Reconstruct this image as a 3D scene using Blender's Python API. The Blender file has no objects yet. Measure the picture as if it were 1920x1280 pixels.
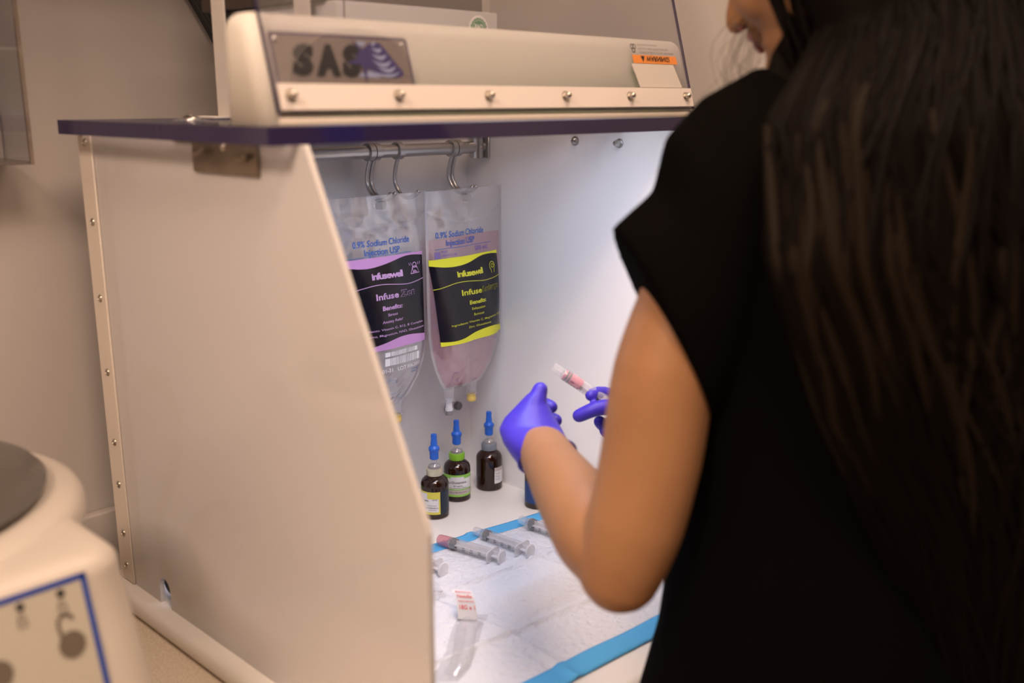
import bpy, bmesh, math, random
from mathutils import Vector, Matrix, Quaternion
PI = math.pi
random.seed(7)
S = bpy.context.scene
COL = S.collection
V = Vector

# ---------------------------------------------------------------- camera
# origin of the world: hood work floor is z = 0, counter z = -0.026, room floor z = -0.79; camera stands over x=0, y=0
YAW, PITCH, FPX, CZ = math.radians(46.0), math.radians(13.7), 1867.0, 0.62
FW = V((math.sin(YAW) * math.cos(PITCH), math.cos(YAW) * math.cos(PITCH), -math.sin(PITCH)))
RT = V((math.cos(YAW), -math.sin(YAW), 0))
UP = RT.cross(FW)
cam = bpy.data.cameras.new('camera')
cam_o = bpy.data.objects.new('camera', cam)
COL.objects.link(cam_o)
cam_o.location = (0, 0, CZ)
cam_o.rotation_euler = (PI / 2 - PITCH, 0, -YAW)
cam.sensor_width = 36.0
cam.lens = 36.0 * FPX / 1920.0
cam.clip_start = 0.02
cam.dof.use_dof = True
cam.dof.focus_distance = 1.44
cam.dof.aperture_fstop = 2.6
S.camera = cam_o

def at(px, py, d):
    """a point seen in direction (px, py) at distance d along the view axis"""
    return V((0, 0, CZ)) + d * (FW + RT * ((px - 960) / FPX) - UP * ((py - 640) / FPX))

# ---------------------------------------------------------------- world, lights, exposure
S.view_settings.view_transform = 'Standard'
S.view_settings.look = 'None'
S.view_settings.exposure = 0.0
S.view_settings.gamma = 1.0
S.view_settings.use_curve_mapping = False
w = bpy.data.worlds.new('world')
S.world = w
w.use_nodes = True
w.node_tree.nodes['Background'].inputs[0].default_value = (1.0, 0.72, 0.5, 1)
w.node_tree.nodes['Background'].inputs[1].default_value = 0.02
S.cycles.use_denoising = True
S.cycles.max_bounces = 10
S.cycles.transparent_max_bounces = 24
S.cycles.caustics_reflective = False
S.cycles.caustics_refractive = False
S.cycles.sample_clamp_indirect = 4.0

def area(name, loc, size, size_y, energy, color, rot=(0, 0, 0)):
    l = bpy.data.lights.new(name, 'AREA')
    l.shape = 'RECTANGLE'
    l.size, l.size_y, l.energy, l.color = size, size_y, energy, color
    o = bpy.data.objects.new(name, l)
    COL.objects.link(o)
    o.location = loc
    o.rotation_euler = rot
    return o

WARM = (1.0, 0.71, 0.56)
COOL = (0.80, 0.86, 1.0)
E_CEIL = [((-0.95, 0.15, 1.735), 37.0), ((0.12, -0.20, 1.735), 16.0), ((0.86, 0.42, 1.735), 6.5)]  # the last one is an added light that brightens the right wall
for loc, e in E_CEIL:
    area('ceiling_lamp_light', loc, 0.5, 0.5, e, WARM)
E_HOOD = 2.8
area('hood_led_light', (0.77, 0.812, 0.604), 0.40, 0.016, E_HOOD, COOL)

# ---------------------------------------------------------------- materials
M = {}
def mat(name, col, rough=0.5, metal=0.0, spec=0.5, bump=None, var=None, trans=0.0, emit=None, coat=0.0, sss=0.0, ior=1.45):
    m = bpy.data.materials.new(name)
    m.use_nodes = True
    nt = m.node_tree
    b = nt.nodes['Principled BSDF']
    c = tuple(col) + (1,)
    b.inputs['Base Color'].default_value = c
    b.inputs['Roughness'].default_value = rough
    b.inputs['Metallic'].default_value = metal
    b.inputs['Specular IOR Level'].default_value = spec
    b.inputs['IOR'].default_value = ior
    b.inputs['Transmission Weight'].default_value = trans
    b.inputs['Coat Weight'].default_value = coat
    if sss:
        b.inputs['Subsurface Weight'].default_value = sss
        b.inputs['Subsurface Radius'].default_value = (0.012, 0.005, 0.003)
        b.inputs['Subsurface Scale'].default_value = 1.0
    if emit:
        b.inputs['Emission Color'].default_value = tuple(emit[0]) + (1,)
        b.inputs['Emission Strength'].default_value = emit[1]
    tc = nt.nodes.new('ShaderNodeTexCoord')
    if var:
        n = nt.nodes.new('ShaderNodeTexNoise')
        n.inputs['Scale'].default_value = var[0]
        n.inputs['Detail'].default_value = 4
        nt.links.new(tc.outputs['Object'], n.inputs['Vector'])
        r = nt.nodes.new('ShaderNodeValToRGB')
        r.color_ramp.elements[0].position = var[3] if len(var) > 3 else 0.3
        r.color_ramp.elements[1].position = var[4] if len(var) > 4 else 0.7
        r.color_ramp.elements[0].color = tuple(var[1]) + (1,)
        r.color_ramp.elements[1].color = c
        nt.links.new(n.outputs['Fac'], r.inputs['Fac'])
        nt.links.new(r.outputs['Color'], b.inputs['Base Color'])
    if bump:
        n = nt.nodes.new('ShaderNodeTexNoise')
        n.inputs['Scale'].default_value = bump[0]
        n.inputs['Detail'].default_value = 3
        nt.links.new(tc.outputs['Object'], n.inputs['Vector'])
        bp = nt.nodes.new('ShaderNodeBump')
        bp.inputs['Strength'].default_value = bump[1]
        bp.inputs['Distance'].default_value = bump[2]
        nt.links.new(n.outputs['Fac'], bp.inputs['Height'])
        nt.links.new(bp.outputs['Normal'], b.inputs['Normal'])
    M[name] = m
    return m

def clear(name, tint, gloss=0.12, rough=0.08, milk=0.0, milkcol=(0.9, 0.9, 0.92), bump=None, translucent=False):
    """thin clear plastic: see-through with a tint, a fresnel-weighted gloss and a little milkiness"""
    m = bpy.data.materials.new(name)
    m.use_nodes = True
    nt = m.node_tree
    for n in list(nt.nodes):
        nt.nodes.remove(n)
    out = nt.nodes.new('ShaderNodeOutputMaterial')
    tr = nt.nodes.new('ShaderNodeBsdfTransparent')
    tr.inputs[0].default_value = tuple(tint) + (1,)
    df = nt.nodes.new('ShaderNodeBsdfTranslucent' if translucent else 'ShaderNodeBsdfDiffuse')
    df.inputs[0].default_value = tuple(milkcol) + (1,)
    m1 = nt.nodes.new('ShaderNodeMixShader')
    m1.inputs[0].default_value = milk
    nt.links.new(tr.outputs[0], m1.inputs[1])
    nt.links.new(df.outputs[0], m1.inputs[2])
    gl = nt.nodes.new('ShaderNodeBsdfGlossy')
    gl.inputs['Roughness'].default_value = rough
    lw = nt.nodes.new('ShaderNodeLayerWeight')
    lw.inputs['Blend'].default_value = 0.35
    ml = nt.nodes.new('ShaderNodeMath')
    ml.operation = 'MULTIPLY_ADD'
    ml.inputs[1].default_value = gloss * 2.2
    ml.inputs[2].default_value = gloss * 0.5
    ml.use_clamp = True
    nt.links.new(lw.outputs['Facing'], ml.inputs[0])
    m2 = nt.nodes.new('ShaderNodeMixShader')
    nt.links.new(ml.outputs[0], m2.inputs[0])
    nt.links.new(m1.outputs[0], m2.inputs[1])
    nt.links.new(gl.outputs[0], m2.inputs[2])
    nt.links.new(m2.outputs[0], out.inputs[0])
    if bump:
        tc = nt.nodes.new('ShaderNodeTexCoord')
        mp = nt.nodes.new('ShaderNodeMapping')
        mp.inputs['Scale'].default_value = bump[3] if len(bump) > 3 else (1, 1, 1)
        nt.links.new(tc.outputs['Object'], mp.inputs[0])
        n = nt.nodes.new('ShaderNodeTexNoise')
        n.inputs['Scale'].default_value = bump[0]
        n.inputs['Detail'].default_value = 2
        nt.links.new(mp.outputs[0], n.inputs['Vector'])
        bp = nt.nodes.new('ShaderNodeBump')
        bp.inputs['Strength'].default_value = bump[1]
        bp.inputs['Distance'].default_value = bump[2]
        nt.links.new(n.outputs['Fac'], bp.inputs['Height'])
        for q in (df, gl):
            nt.links.new(bp.outputs['Normal'], q.inputs['Normal'])
        nt.links.new(bp.outputs['Normal'], lw.inputs['Normal'])
    M[name] = m
    return m

mat('wall', (0.45, 0.42, 0.40), 0.75, bump=(60, 0.15, 0.002), var=(3, (0.42, 0.39, 0.37)))
mat('ceiling', (0.72, 0.70, 0.66), 0.9)
mat('floor', (0.32, 0.27, 0.22), 0.5, var=(5, (0.26, 0.22, 0.18)))
mat('counter', (0.84, 0.76, 0.64), 0.45, var=(420, (0.60, 0.50, 0.40), 0.24, 0.30), bump=(300, 0.15, 0.0005))
mat('cabinet', (0.55, 0.50, 0.44), 0.5)
mat('poly', (0.80, 0.78, 0.76), 0.38, spec=0.35)
mat('hood_inner', (0.82, 0.82, 0.82), 0.42, spec=0.3, bump=(8, 0.1, 0.004))
mat('tray', (0.83, 0.81, 0.78), 0.35)
mat('strip', (0.66, 0.60, 0.53), 0.45)
mat('trim_strip', (0.64, 0.58, 0.55), 0.4)
mat('steel', (0.55, 0.54, 0.52), 0.28, 1.0, bump=(200, 0.03, 0.0005))
mat('rail_steel', (0.50, 0.50, 0.49), 0.32, 1.0)
mat('screw', (0.50, 0.46, 0.40), 0.3, 1.0)
mat('dark_hole', (0.02, 0.02, 0.02), 0.6)
mat('brass_plate', (0.30, 0.25, 0.20), 0.42, 0.75, var=(30, (0.22, 0.18, 0.14)))
mat('plate_edge', (0.022, 0.018, 0.095), 0.10, spec=0.6, var=(6, (0.03, 0.022, 0.07), 0.35, 0.65))
mat('name_steel', (0.34, 0.29, 0.25), 0.45, 0.3, bump=(90, 0.05, 0.0005))
mat('black_ink', (0.012, 0.012, 0.013), 0.5)
mat('grey_ink', (0.12, 0.11, 0.10), 0.6)
mat('purple_ink', (0.045, 0.03, 0.20), 0.4)
mat('pale_blue', (0.42, 0.50, 0.75), 0.5)
mat('filter_metal', (0.56, 0.57, 0.57), 0.6, 0.0, var=(4, (0.50, 0.51, 0.51)))
mat('filter_dark', (0.055, 0.04, 0.03), 0.6)
mat('bracket_white', (0.66, 0.62, 0.57), 0.4)
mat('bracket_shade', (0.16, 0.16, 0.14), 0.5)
mat('sticker_white', (0.85, 0.85, 0.85), 0.5)
mat('green_ink', (0.03, 0.25, 0.09), 0.5)
mat('orange', (0.62, 0.21, 0.04), 0.5)
mat('sticker_back', (0.50, 0.46, 0.43), 0.5)
mat('led', (1, 1, 1), 0.5, emit=((0.97, 0.97, 0.93), 15.0))
mat('lamp_panel', (1, 1, 1), 0.5, emit=((1.0, 0.72, 0.46), 9.0))
mat('lamp_frame', (0.7, 0.7, 0.68), 0.4)
mat('cable', (0.02, 0.02, 0.02), 0.45)
mat('grey_hose', (0.07, 0.07, 0.07), 0.5)
mat('underpad', (0.70, 0.73, 0.79), 0.8, spec=0.15, bump=(110, 1.0, 0.005), var=(7, (0.66, 0.69, 0.76)))
mat('underpad_blue', (0.10, 0.42, 0.78), 0.7, spec=0.15, bump=(160, 0.4, 0.001))
mat('amber', (0.030, 0.009, 0.004), 0.06, spec=0.7, var=(9, (0.010, 0.004, 0.002)))
mat('amber_light', (0.10, 0.03, 0.012), 0.06, spec=0.7)
mat('cap_cream', (0.62, 0.58, 0.44), 0.3, 0.4)
mat('cap_green', (0.22, 0.50, 0.03), 0.35)
mat('cap_grey', (0.20, 0.23, 0.27), 0.4)
mat('rubber', (0.22, 0.21, 0.21), 0.6)
mat('spike_blue', (0.02, 0.13, 0.62), 0.35)
mat('label_white', (0.72, 0.73, 0.76), 0.5)
mat('label_yellow', (0.66, 0.62, 0.09), 0.5)
mat('label_green', (0.28, 0.60, 0.10), 0.5)
mat('label_blue', (0.012, 0.05, 0.20), 0.5)
mat('label_navy', (0.01, 0.022, 0.04), 0.4)
mat('label_black', (0.010, 0.009, 0.014), 0.22, spec=0.5, bump=(14, 0.25, 0.006))
mat('lilac', (0.60, 0.31, 0.62), 0.45)
mat('lilac_ink', (0.62, 0.38, 0.66), 0.45)
mat('lime', (0.78, 0.80, 0.04), 0.45)
mat('lime_ink', (0.66, 0.68, 0.05), 0.45)
mat('print_blue', (0.02, 0.13, 0.50), 0.5)
mat('print_violet', (0.15, 0.12, 0.50), 0.5)
mat('cap_yellow', (0.72, 0.52, 0.14), 0.4)
mat('port_grey', (0.62, 0.62, 0.65), 0.35)
mat('red_ink', (0.75, 0.12, 0.12), 0.5)
mat('cent_body', (0.45, 0.41, 0.37), 0.42)
mat('cent_panel', (0.38, 0.355, 0.30), 0.4)
mat('cent_lid', (0.075, 0.068, 0.062), 0.25, spec=0.6)
mat('cent_blue', (0.012, 0.045, 0.26), 0.4)
mat('cent_button', (0.11, 0.09, 0.07), 0.5)
mat('skin', (0.32, 0.165, 0.078), 0.5, spec=0.25, sss=0.10, var=(11, (0.28, 0.14, 0.066)))
mat('glove', (0.048, 0.030, 0.42), 0.42, spec=0.35, bump=(40, 0.25, 0.003))
mat('scrub', (0.0024, 0.0020, 0.0018), 0.9, spec=0.02, bump=(25, 0.3, 0.004))
mat('trousers', (0.01, 0.01, 0.011), 0.85, spec=0.15)
mat('shoe', (0.02, 0.02, 0.02), 0.5)
mat('hair', (0.0026, 0.0016, 0.0012), 0.6, spec=0.05)
mat('hair_brown', (0.0095, 0.0062, 0.0032), 0.6, spec=0.08)
mat('lips', (0.42, 0.14, 0.11), 0.4)
mat('eye_white', (0.8, 0.8, 0.78), 0.2)
mat('iris', (0.05, 0.025, 0.01), 0.2)
mat('syringe_black', (0.015, 0.015, 0.018), 0.4)
mat('pink_cap', (0.72, 0.22, 0.28), 0.4)
mat('outlet', (0.5, 0.46, 0.42), 0.5)
clear('acrylic', (0.93, 0.93, 0.95), 0.10, 0.03)
clear('acrylic_plate', (0.90, 0.90, 0.94), 0.16, 0.06, milk=0.04)
clear('acrylic_edge', (0.55, 0.48, 0.42), 0.2, 0.1, milk=0.25, milkcol=(0.5, 0.42, 0.35))
clear('sheet', (0.86, 0.855, 0.88), 0.07, 0.02, milk=0.02)
clear('panel_frost', (0.75, 0.75, 0.76), 0.10, 0.12, milk=0.76, milkcol=(0.74, 0.72, 0.71))
clear('film', (0.985, 0.985, 0.99), 0.22, 0.09, milk=0.10, bump=(15, 0.5, 0.010, (1.6, 1, 0.9)))
clear('film_seam', (0.95, 0.95, 0.97), 0.15, 0.12, milk=0.12)
clear('saline', (0.97, 0.97, 0.985), 0.05, 0.1, milk=0.02, bump=(16, 0.5, 0.02))
clear('pink_saline', (0.97, 0.74, 0.79), 0.05, 0.1, milk=0.14, milkcol=(0.85, 0.45, 0.52), bump=(12, 0.6, 0.02))
clear('syringe_clear', (0.975, 0.975, 0.98), 0.14, 0.12, milk=0.17, milkcol=(0.97, 0.97, 0.99))
clear('syringe_frost', (0.95, 0.95, 0.96), 0.10, 0.2, milk=0.5, milkcol=(0.93, 0.93, 0.96))
clear('pink_fluid', (0.95, 0.55, 0.62), 0.08, 0.15, milk=0.55, milkcol=(0.88, 0.20, 0.32))
clear('clear_pink', (0.95, 0.72, 0.75), 0.12, 0.12, milk=0.25, milkcol=(0.85, 0.3, 0.35))

# ---------------------------------------------------------------- builders
def tag(o, label=None, cat=None, group=None, kind=None):
    if label: o['label'] = label
    if cat: o['category'] = cat
    if group: o['group'] = group
    if kind: o['kind'] = kind
    return o

def thing(name, loc, label, cat, group=None, rz=0.0):
    o = bpy.data.objects.new(name, None)
    o.empty_display_size = 0.02
    COL.objects.link(o)
    o.location = loc
    o.rotation_euler = (0, 0, rz)
    return tag(o, label, cat, group)

def origin(o):
    m = Matrix.Identity(4)
    while o is not None:
        m = (Matrix.Translation(o.location) @ o.rotation_euler.to_matrix().to_4x4()) @ m
        o = o.parent
    return m

def link(name, me, m, parent=None, world=True, smooth=True):
    """link a mesh; world=True: its vertices are in world coordinates and are brought into the parent's frame"""
    for q in (m if isinstance(m, (list, tuple)) else [m]):
        me.materials.append(M[q] if isinstance(q, str) else q)
    if parent is not None and world:
        me.transform(origin(parent).inverted())
    if smooth:
        me.polygons.foreach_set('use_smooth', [True] * len(me.polygons))
        try:
            me.set_sharp_from_angle(angle=math.radians(38))
        except Exception:
            pass
    o = bpy.data.objects.new(name, me)
    COL.objects.link(o)
    o.parent = parent
    return o

def obj(name, bm, m, parent=None, world=True, smooth=True):
    me = bpy.data.meshes.new(name)
    bmesh.ops.recalc_face_normals(bm, faces=bm.faces)
    bm.to_mesh(me)
    bm.free()
    return link(name, me, m, parent, world, smooth)

def structure(o):
    o['kind'] = 'structure'
    return o

def B():
    return bmesh.new()

def box(lo, hi, bev=0.0, seg=3, bm=None):
    bm = bm or B()
    vs = [bm.verts.new((x, y, z)) for z in (lo[2], hi[2]) for y in (lo[1], hi[1]) for x in (lo[0], hi[0])]
    fs = [(0, 2, 3, 1), (4, 5, 7, 6), (0, 1, 5, 4), (2, 6, 7, 3), (0, 4, 6, 2), (1, 3, 7, 5)]
    F = [bm.faces.new([vs[i] for i in f]) for f in fs]
    if bev > 0:
        es = list({e for f in F for e in f.edges})
        bmesh.ops.bevel(bm, geom=es, offset=bev, segments=seg, affect='EDGES', profile=0.5)
    return bm

def frame_of(d, ref=None):
    d = d.normalized()
    ref = ref or (V((0, 0, 1)) if abs(d.z) < 0.9 else V((1, 0, 0)))
    a = ref - d * ref.dot(d)
    if a.length < 1e-6:
        a = V((1, 0, 0)) - d * d.x
    a.normalize()
    return a, d.cross(a)

def loft(rings, bm=None, cap=True, closed=True):
    """rings: lists of points with the same count"""
    bm = bm or B()
    R = [[bm.verts.new(p) for p in r] for r in rings]
    n = len(R[0])
    for a, b in zip(R, R[1:]):
        for i in range(n if closed else n - 1):
            j = (i + 1) % n
            bm.faces.new((a[i], a[j], b[j], b[i]))
    if cap and closed:
        bm.faces.new(list(reversed(R[0])))
        bm.faces.new(R[-1])
    return bm

def ell(c, a1, a2, n=24, p=2.0):
    c = V(c)
    out = []
    for i in range(n):
        t = 2 * PI * i / n
        x, y = math.cos(t), math.sin(t)
        if p != 2.0:
            k = (abs(x) ** p + abs(y) ** p) ** (-1 / p)
            x, y = x * k, y * k
        out.append(c + V(a1) * x + V(a2) * y)
    return out

def smooth_path(pts, rad=None, sub=6):
    """Catmull-Rom through points (and radii)"""
    pts = [V(p) for p in pts]
    rad = rad or [1.0] * len(pts)
    P, R = [], []
    for i in range(len(pts) - 1):
        p0, p1, p2, p3 = pts[max(i - 1, 0)], pts[i], pts[i + 1], pts[min(i + 2, len(pts) - 1)]
        for k in range(sub):
            t = k / sub
            P.append(0.5 * ((2 * p1) + (p2 - p0) * t + (2 * p0 - 5 * p1 + 4 * p2 - p3) * t * t + (3 * p1 - p0 - 3 * p2 + p3) * t ** 3))
            R.append(rad[i] * (1 - t) + rad[i + 1] * t)
    P.append(pts[-1]); R.append(rad[-1])
    return P, R

def tube(pts, r, n=12, bm=None, round_ends=False, sub=0, flat=1.0):
    rad = list(r) if isinstance(r, (list, tuple)) else [r] * len(pts)
    pts = [V(p) for p in pts]
    if sub:
        pts, rad = smooth_path(pts, rad, sub)
    if round_ends:
        d0 = (pts[0] - pts[1]).normalized(); d1 = (pts[-1] - pts[-2]).normalized()
        pre = [(pts[0] + d0 * rad[0] * math.sin(a), rad[0] * math.cos(a)) for a in (1.45, 1.1, 0.7, 0.35)]
        post = [(pts[-1] + d1 * rad[-1] * math.sin(a), rad[-1] * math.cos(a)) for a in (0.35, 0.7, 1.1, 1.45)]
        pts = [p for p, _ in pre] + pts + [p for p, _ in post]
        rad = [q for _, q in pre] + rad + [q for _, q in post]
    rings = []
    a = None
    for i, p in enumerate(pts):
        d = (pts[min(i + 1, len(pts) - 1)] - pts[max(i - 1, 0)])
        if d.length < 1e-9: d = V((0, 0, 1))
        a, b = frame_of(d, a)
        rings.append(ell(p, a * rad[i], b * rad[i] * flat, n))
    return loft(rings, bm)

def cyl(c0, c1, r, n=24, bm=None, bev=0.0, r2=None):
    c0, c1 = V(c0), V(c1)
    r2 = r if r2 is None else r2
    a, b = frame_of(c1 - c0)
    d = (c1 - c0).normalized()
    if bev:
        rings = [ell(c0, a * (r - bev), b * (r - bev), n), ell(c0 + d * bev, a * r, b * r, n), ell(c1 - d * bev, a * r2, b * r2, n), ell(c1, a * (r2 - bev), b * (r2 - bev), n)]
    else:
        rings = [ell(c0, a * r, b * r, n), ell(c1, a * r2, b * r2, n)]
    return loft(rings, bm)

def lathe(prof, c=(0, 0, 0), axis=(0, 0, 1), n=32, bm=None, cap=True):
    """prof: (radius, distance along the axis)"""
    a, b = frame_of(V(axis))
    ax = V(axis).normalized()
    return loft([ell(V(c) + ax * h, a * max(r, 1e-5), b * max(r, 1e-5), n) for r, h in prof], bm, cap)

def prism(poly, fn0, fn1, bm=None):
    """poly points mapped by fn0 and fn1 to the two faces of a slab"""
    bm = bm or B()
    a = [bm.verts.new(fn0(p)) for p in poly]
    b = [bm.verts.new(fn1(p)) for p in poly]
    bm.faces.new(a); bm.faces.new(list(reversed(b)))
    for i in range(len(poly)):
        j = (i + 1) % len(poly)
        bm.faces.new((a[i], b[i], b[j], a[j]))
    return bm

def sphere(c, r, scale=(1, 1, 1), bm=None, u=20, v=12):
    bm = bm or B()
    bmesh.ops.create_uvsphere(bm, u_segments=u, v_segments=v, radius=r, matrix=Matrix.Translation(V(c)) @ Matrix.Diagonal((*scale, 1)))
    return bm

def dome_screw(c, n, r, name, m, parent, h=None, washer=0.0):
    h = h or r * 0.6
    prof = []
    if washer:
        prof += [(washer, 0), (washer, washer * 0.18), (r, washer * 0.2)]
    z0 = washer * 0.2
    prof += [(r, z0), (r * 0.95, z0 + h * 0.4), (r * 0.75, z0 + h * 0.75), (r * 0.45, z0 + h), (r * 0.4, z0 + h * 0.7), (0.0001, z0 + h * 0.65)]
    return obj(name, lathe(prof, c, n, 16), m, parent)

def text_mesh(s, size=1.0, align='CENTER', off=0.0, shear=0.0, spacing=1.0, res=3, ext=0.0):
    cu = bpy.data.curves.new('text', 'FONT')
    cu.body = s
    cu.size = size
    cu.align_x = align
    cu.offset = off
    cu.shear = shear
    cu.space_character = spacing
    cu.resolution_u = res
    cu.extrude = ext
    o = bpy.data.objects.new('text', cu)
    COL.objects.link(o)
    dg = bpy.context.evaluated_depsgraph_get()
    me = bpy.data.meshes.new_from_object(o.evaluated_get(dg))
    bpy.data.objects.remove(o)
    bpy.data.curves.remove(cu)
    return me

def text(name, s, m, parent, fn, size=0.01, **kw):
    """fn maps a flat text point (x, y) to world (or to the parent's frame when local)"""
    world = kw.pop('world', True)
    me = text_mesh(s, size, **kw)
    for v in me.vertices:
        v.co = V(fn(v.co.x, v.co.y))
    return link(name, me, m, parent, world, smooth=False)

_me = text_mesh('H')
CAPH = max(v.co.y for v in _me.vertices)
def fit_text(name, s, m, parent, fn, x0, x1, y0, h, **kw):
    """text stretched to span x0..x1 with its baseline at y0 and cap height h; fat: stroke thickening in the same units"""
    world = kw.pop('world', True)
    fat = kw.pop('fat', 0.0)
    me = text_mesh(s, 1.0, align='LEFT', **kw)
    xs = [v.co.x for v in me.vertices]
    a, b = min(xs), max(xs)
    cap = CAPH + 2 * kw.get('off', 0.0)
    base = [(x0 + (v.co.x - a) / (b - a) * (x1 - x0), y0 + v.co.y / cap * h) for v in me.vertices]
    if not fat:
        for v, (x, y) in zip(me.vertices, base):
            v.co = V(fn(x, y))
    else:
        polys = [list(p.vertices) for p in me.polygons]
        vs, fs = [], []
        for k in range(9):
            dx, dy = (0, 0) if k == 0 else (fat * math.cos(k * PI / 4), fat * math.sin(k * PI / 4))
            o = len(vs)
            vs += [V(fn(x + dx, y + dy)) for x, y in base]
            fs += [[i + o for i in p] for p in polys]
        me = bpy.data.meshes.new(name)
        me.from_pydata(vs, [], fs)
    return link(name, me, m, parent, world, smooth=False)

def remesh(o, voxel, smooth=6):
    r = o.modifiers.new('remesh', 'REMESH')
    r.mode = 'VOXEL'
    r.voxel_size = voxel
    r.use_smooth_shade = True
    s = o.modifiers.new('smooth', 'SMOOTH')
    s.factor = 0.5
    s.iterations = smooth
    return o

# ================================================================ THE ROOM
def wall(name, lo, hi, m='wall'):
    return structure(obj(name, box(lo, hi), m, smooth=False))
wall('floor', (-2.0, -2.2, -0.84), (1.40, 1.41, -0.79), 'floor')
wall('ceiling', (-2.0, -2.2, 1.75), (1.40, 1.41, 1.80), 'ceiling')
wall('wall_back', (-2.0, 1.31, -0.79), (1.40, 1.41, 1.75))
wall('wall_right', (1.30, -2.2, -0.79), (1.40, 1.31, 1.75))
wall('wall_left', (-2.1, -2.2, -0.79), (-2.0, 1.41, 1.75))
wall('wall_front', (-2.0, -2.3, -0.79), (1.40, -2.2, 1.75))

for i, (loc, e) in enumerate(E_CEIL):
    t = thing('ceiling_light', (loc[0], loc[1], 1.75), ['square ceiling light panel above the left of the counter', 'square ceiling light panel above and behind the camera', 'unseen ceiling light panel added above the person to brighten the right wall'][i], 'light')
    obj('frame', box((loc[0] - 0.3, loc[1] - 0.3, 1.738), (loc[0] + 0.3, loc[1] + 0.3, 1.75), 0.004), 'lamp_frame', t)
    obj('diffuser', box((loc[0] - 0.27, loc[1] - 0.27, 1.7365), (loc[0] + 0.27, loc[1] + 0.27, 1.7385)), 'lamp_panel', t)

# counter with base cabinet, back splash
t = thing('counter', (0.1, 1.0, -0.79), 'speckled beige laminate counter under the hood and the centrifuge', 'counter')
obj('worktop', box((-1.6, 0.562, -0.062), (1.298, 1.308, -0.026), 0.006), 'counter', t)
obj('back_splash', box((-1.6, 1.292, -0.026), (1.298, 1.308, 0.066), 0.003), 'wall', t)
obj('cabinet_body', box((-1.6, 0.62, -0.70), (1.298, 1.308, -0.062)), 'cabinet', t, smooth=False)
for i in range(5):
    x = -1.58 + i * 0.575
    d = obj('door', box((x, 0.60, -0.68), (x + 0.56, 0.62, -0.075), 0.003), 'cabinet', t)
    obj('handle', box((x + 0.50, 0.585, -0.30), (x + 0.51, 0.60, -0.16), 0.003), 'steel', d)
obj('plinth', box((-1.6, 0.68, -0.79), (1.298, 1.308, -0.70)), 'shoe', t, smooth=False)

# unseen cabinet added above the frame, sized to shade the upper wall
t = thing('shade_cabinet', (0.1, 1.2, 0.98), 'unseen cupboard added above the hood to shade the upper wall', 'cabinet')
obj('body', box((-1.2, 1.00, 0.98), (0.86, 1.308, 1.55), 0.003), 'cabinet', t)
for i in range(4):
    obj('door', box((-1.195 + i * 0.514, 0.98, 0.985), (-0.69 + i * 0.514, 1.0, 1.545), 0.003), 'cabinet', t)

# ================================================================ THE HOOD
XL, XR, ZP = 0.517, 1.107, 0.580
hood = thing('laminar_hood', (0.81, 0.9, -0.026), 'white tabletop fume hood with sloping side panels and an open front', 'hood')

# base tray with a raised rounded rim outside the panels
m_ = mat('head_poly', (0.82, 0.79, 0.76), 0.38, spec=0.35)
nt_ = m_.node_tree
tl_ = nt_.nodes.new('ShaderNodeBsdfTranslucent'); tl_.inputs[0].default_value = (0.88, 0.84, 0.58, 1)
mx_ = nt_.nodes.new('ShaderNodeMixShader'); mx_.inputs[0].default_value = 0.24
nt_.links.new(nt_.nodes['Principled BSDF'].outputs[0], mx_.inputs[1]); nt_.links.new(tl_.outputs[0], mx_.inputs[2])
nt_.links.new(mx_.outputs[0], nt_.nodes['Material Output'].inputs[0])
obj('base_tray', box((0.494, 0.575, -0.026), (1.132, 1.235, 0.0), 0.0115, 5), 'tray', hood)

def side_panel(x0, x1, notch, m):
    pts = [(1.222, 0.0)]
    if notch:
        pts += [(1.117, 0.0), (1.117, 0.020)]
        pts += [(1.1035 + 0.0135 * math.cos(a), 0.024 + 0.0135 * math.sin(a)) for a in [PI * k / 8 for k in range(9)]]
        pts += [(1.090, 0.020), (1.090, 0.0)]
    pts += [(0.600, 0.0), (0.600, 0.245)]
    pts += [(0.6003, 0.256), (0.603, 0.266), (0.607, 0.275)]
    pts += [(0.7555, ZP), (1.222, ZP)]
    bm = prism(pts, lambda p: (x0, p[0], p[1]), lambda p: (x1, p[0], p[1]))
    return obj('side_panel', bm, m, hood, smooth=False)
side_panel(XL, XL + 0.006, True, 'panel_frost')
side_panel(XR, XR + 0.006, False, 'hood_inner')
obj('back_panel', box((XL + 0.006, 1.168, 0), (XR, 1.180, ZP)), 'hood_inner', hood, smooth=False)
obj('rear_cover', box((XL + 0.006, 1.205, 0), (XR, 1.211, ZP)), 'hood_inner', hood, smooth=False)
es = obj('edge_strip', box((XL - 0.003, 1.186, 0.001), (XL, 1.2215, 0.578), 0.001, 1), 'strip', hood)
for z in (0.5693, 0.475, 0.381, 0.2867, 0.1943, 0.1367, 0.0692, 0.0238):
    dome_screw((XL - 0.003, 1.2015, z), (-1, 0, 0), 0.0048, 'screw', 'screw', es, h=0.0022)
hinge = obj('bracket_plate', box((XL - 0.004, 0.827, 0.5478), (XL, 0.9475, ZP), 0.0015, 2), 'brass_plate', hood)
for y, z in ((0.924, 0.569), (0.845, 0.566)):
    for a in (0, 1):
        bm = sphere((XL - 0.010, y + (a - 0.5) * 0.009, z + (0.5 - a) * 0.003), 0.0055, (0.35, 1, 0.7))
        obj('wing_nut' if a == 0 else 'bolt', bm, 'brass_plate', hinge)
dome_screw((XL - 0.004, 0.885, 0.574), (-1, 0, 0), 0.0045, 'screw', 'screw', hinge, h=0.004)
obj('bracket_tab', box((XL - 0.004, 0.945, 0.5765), (XL, 0.985, ZP)), 'brass_plate', hood)

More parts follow.
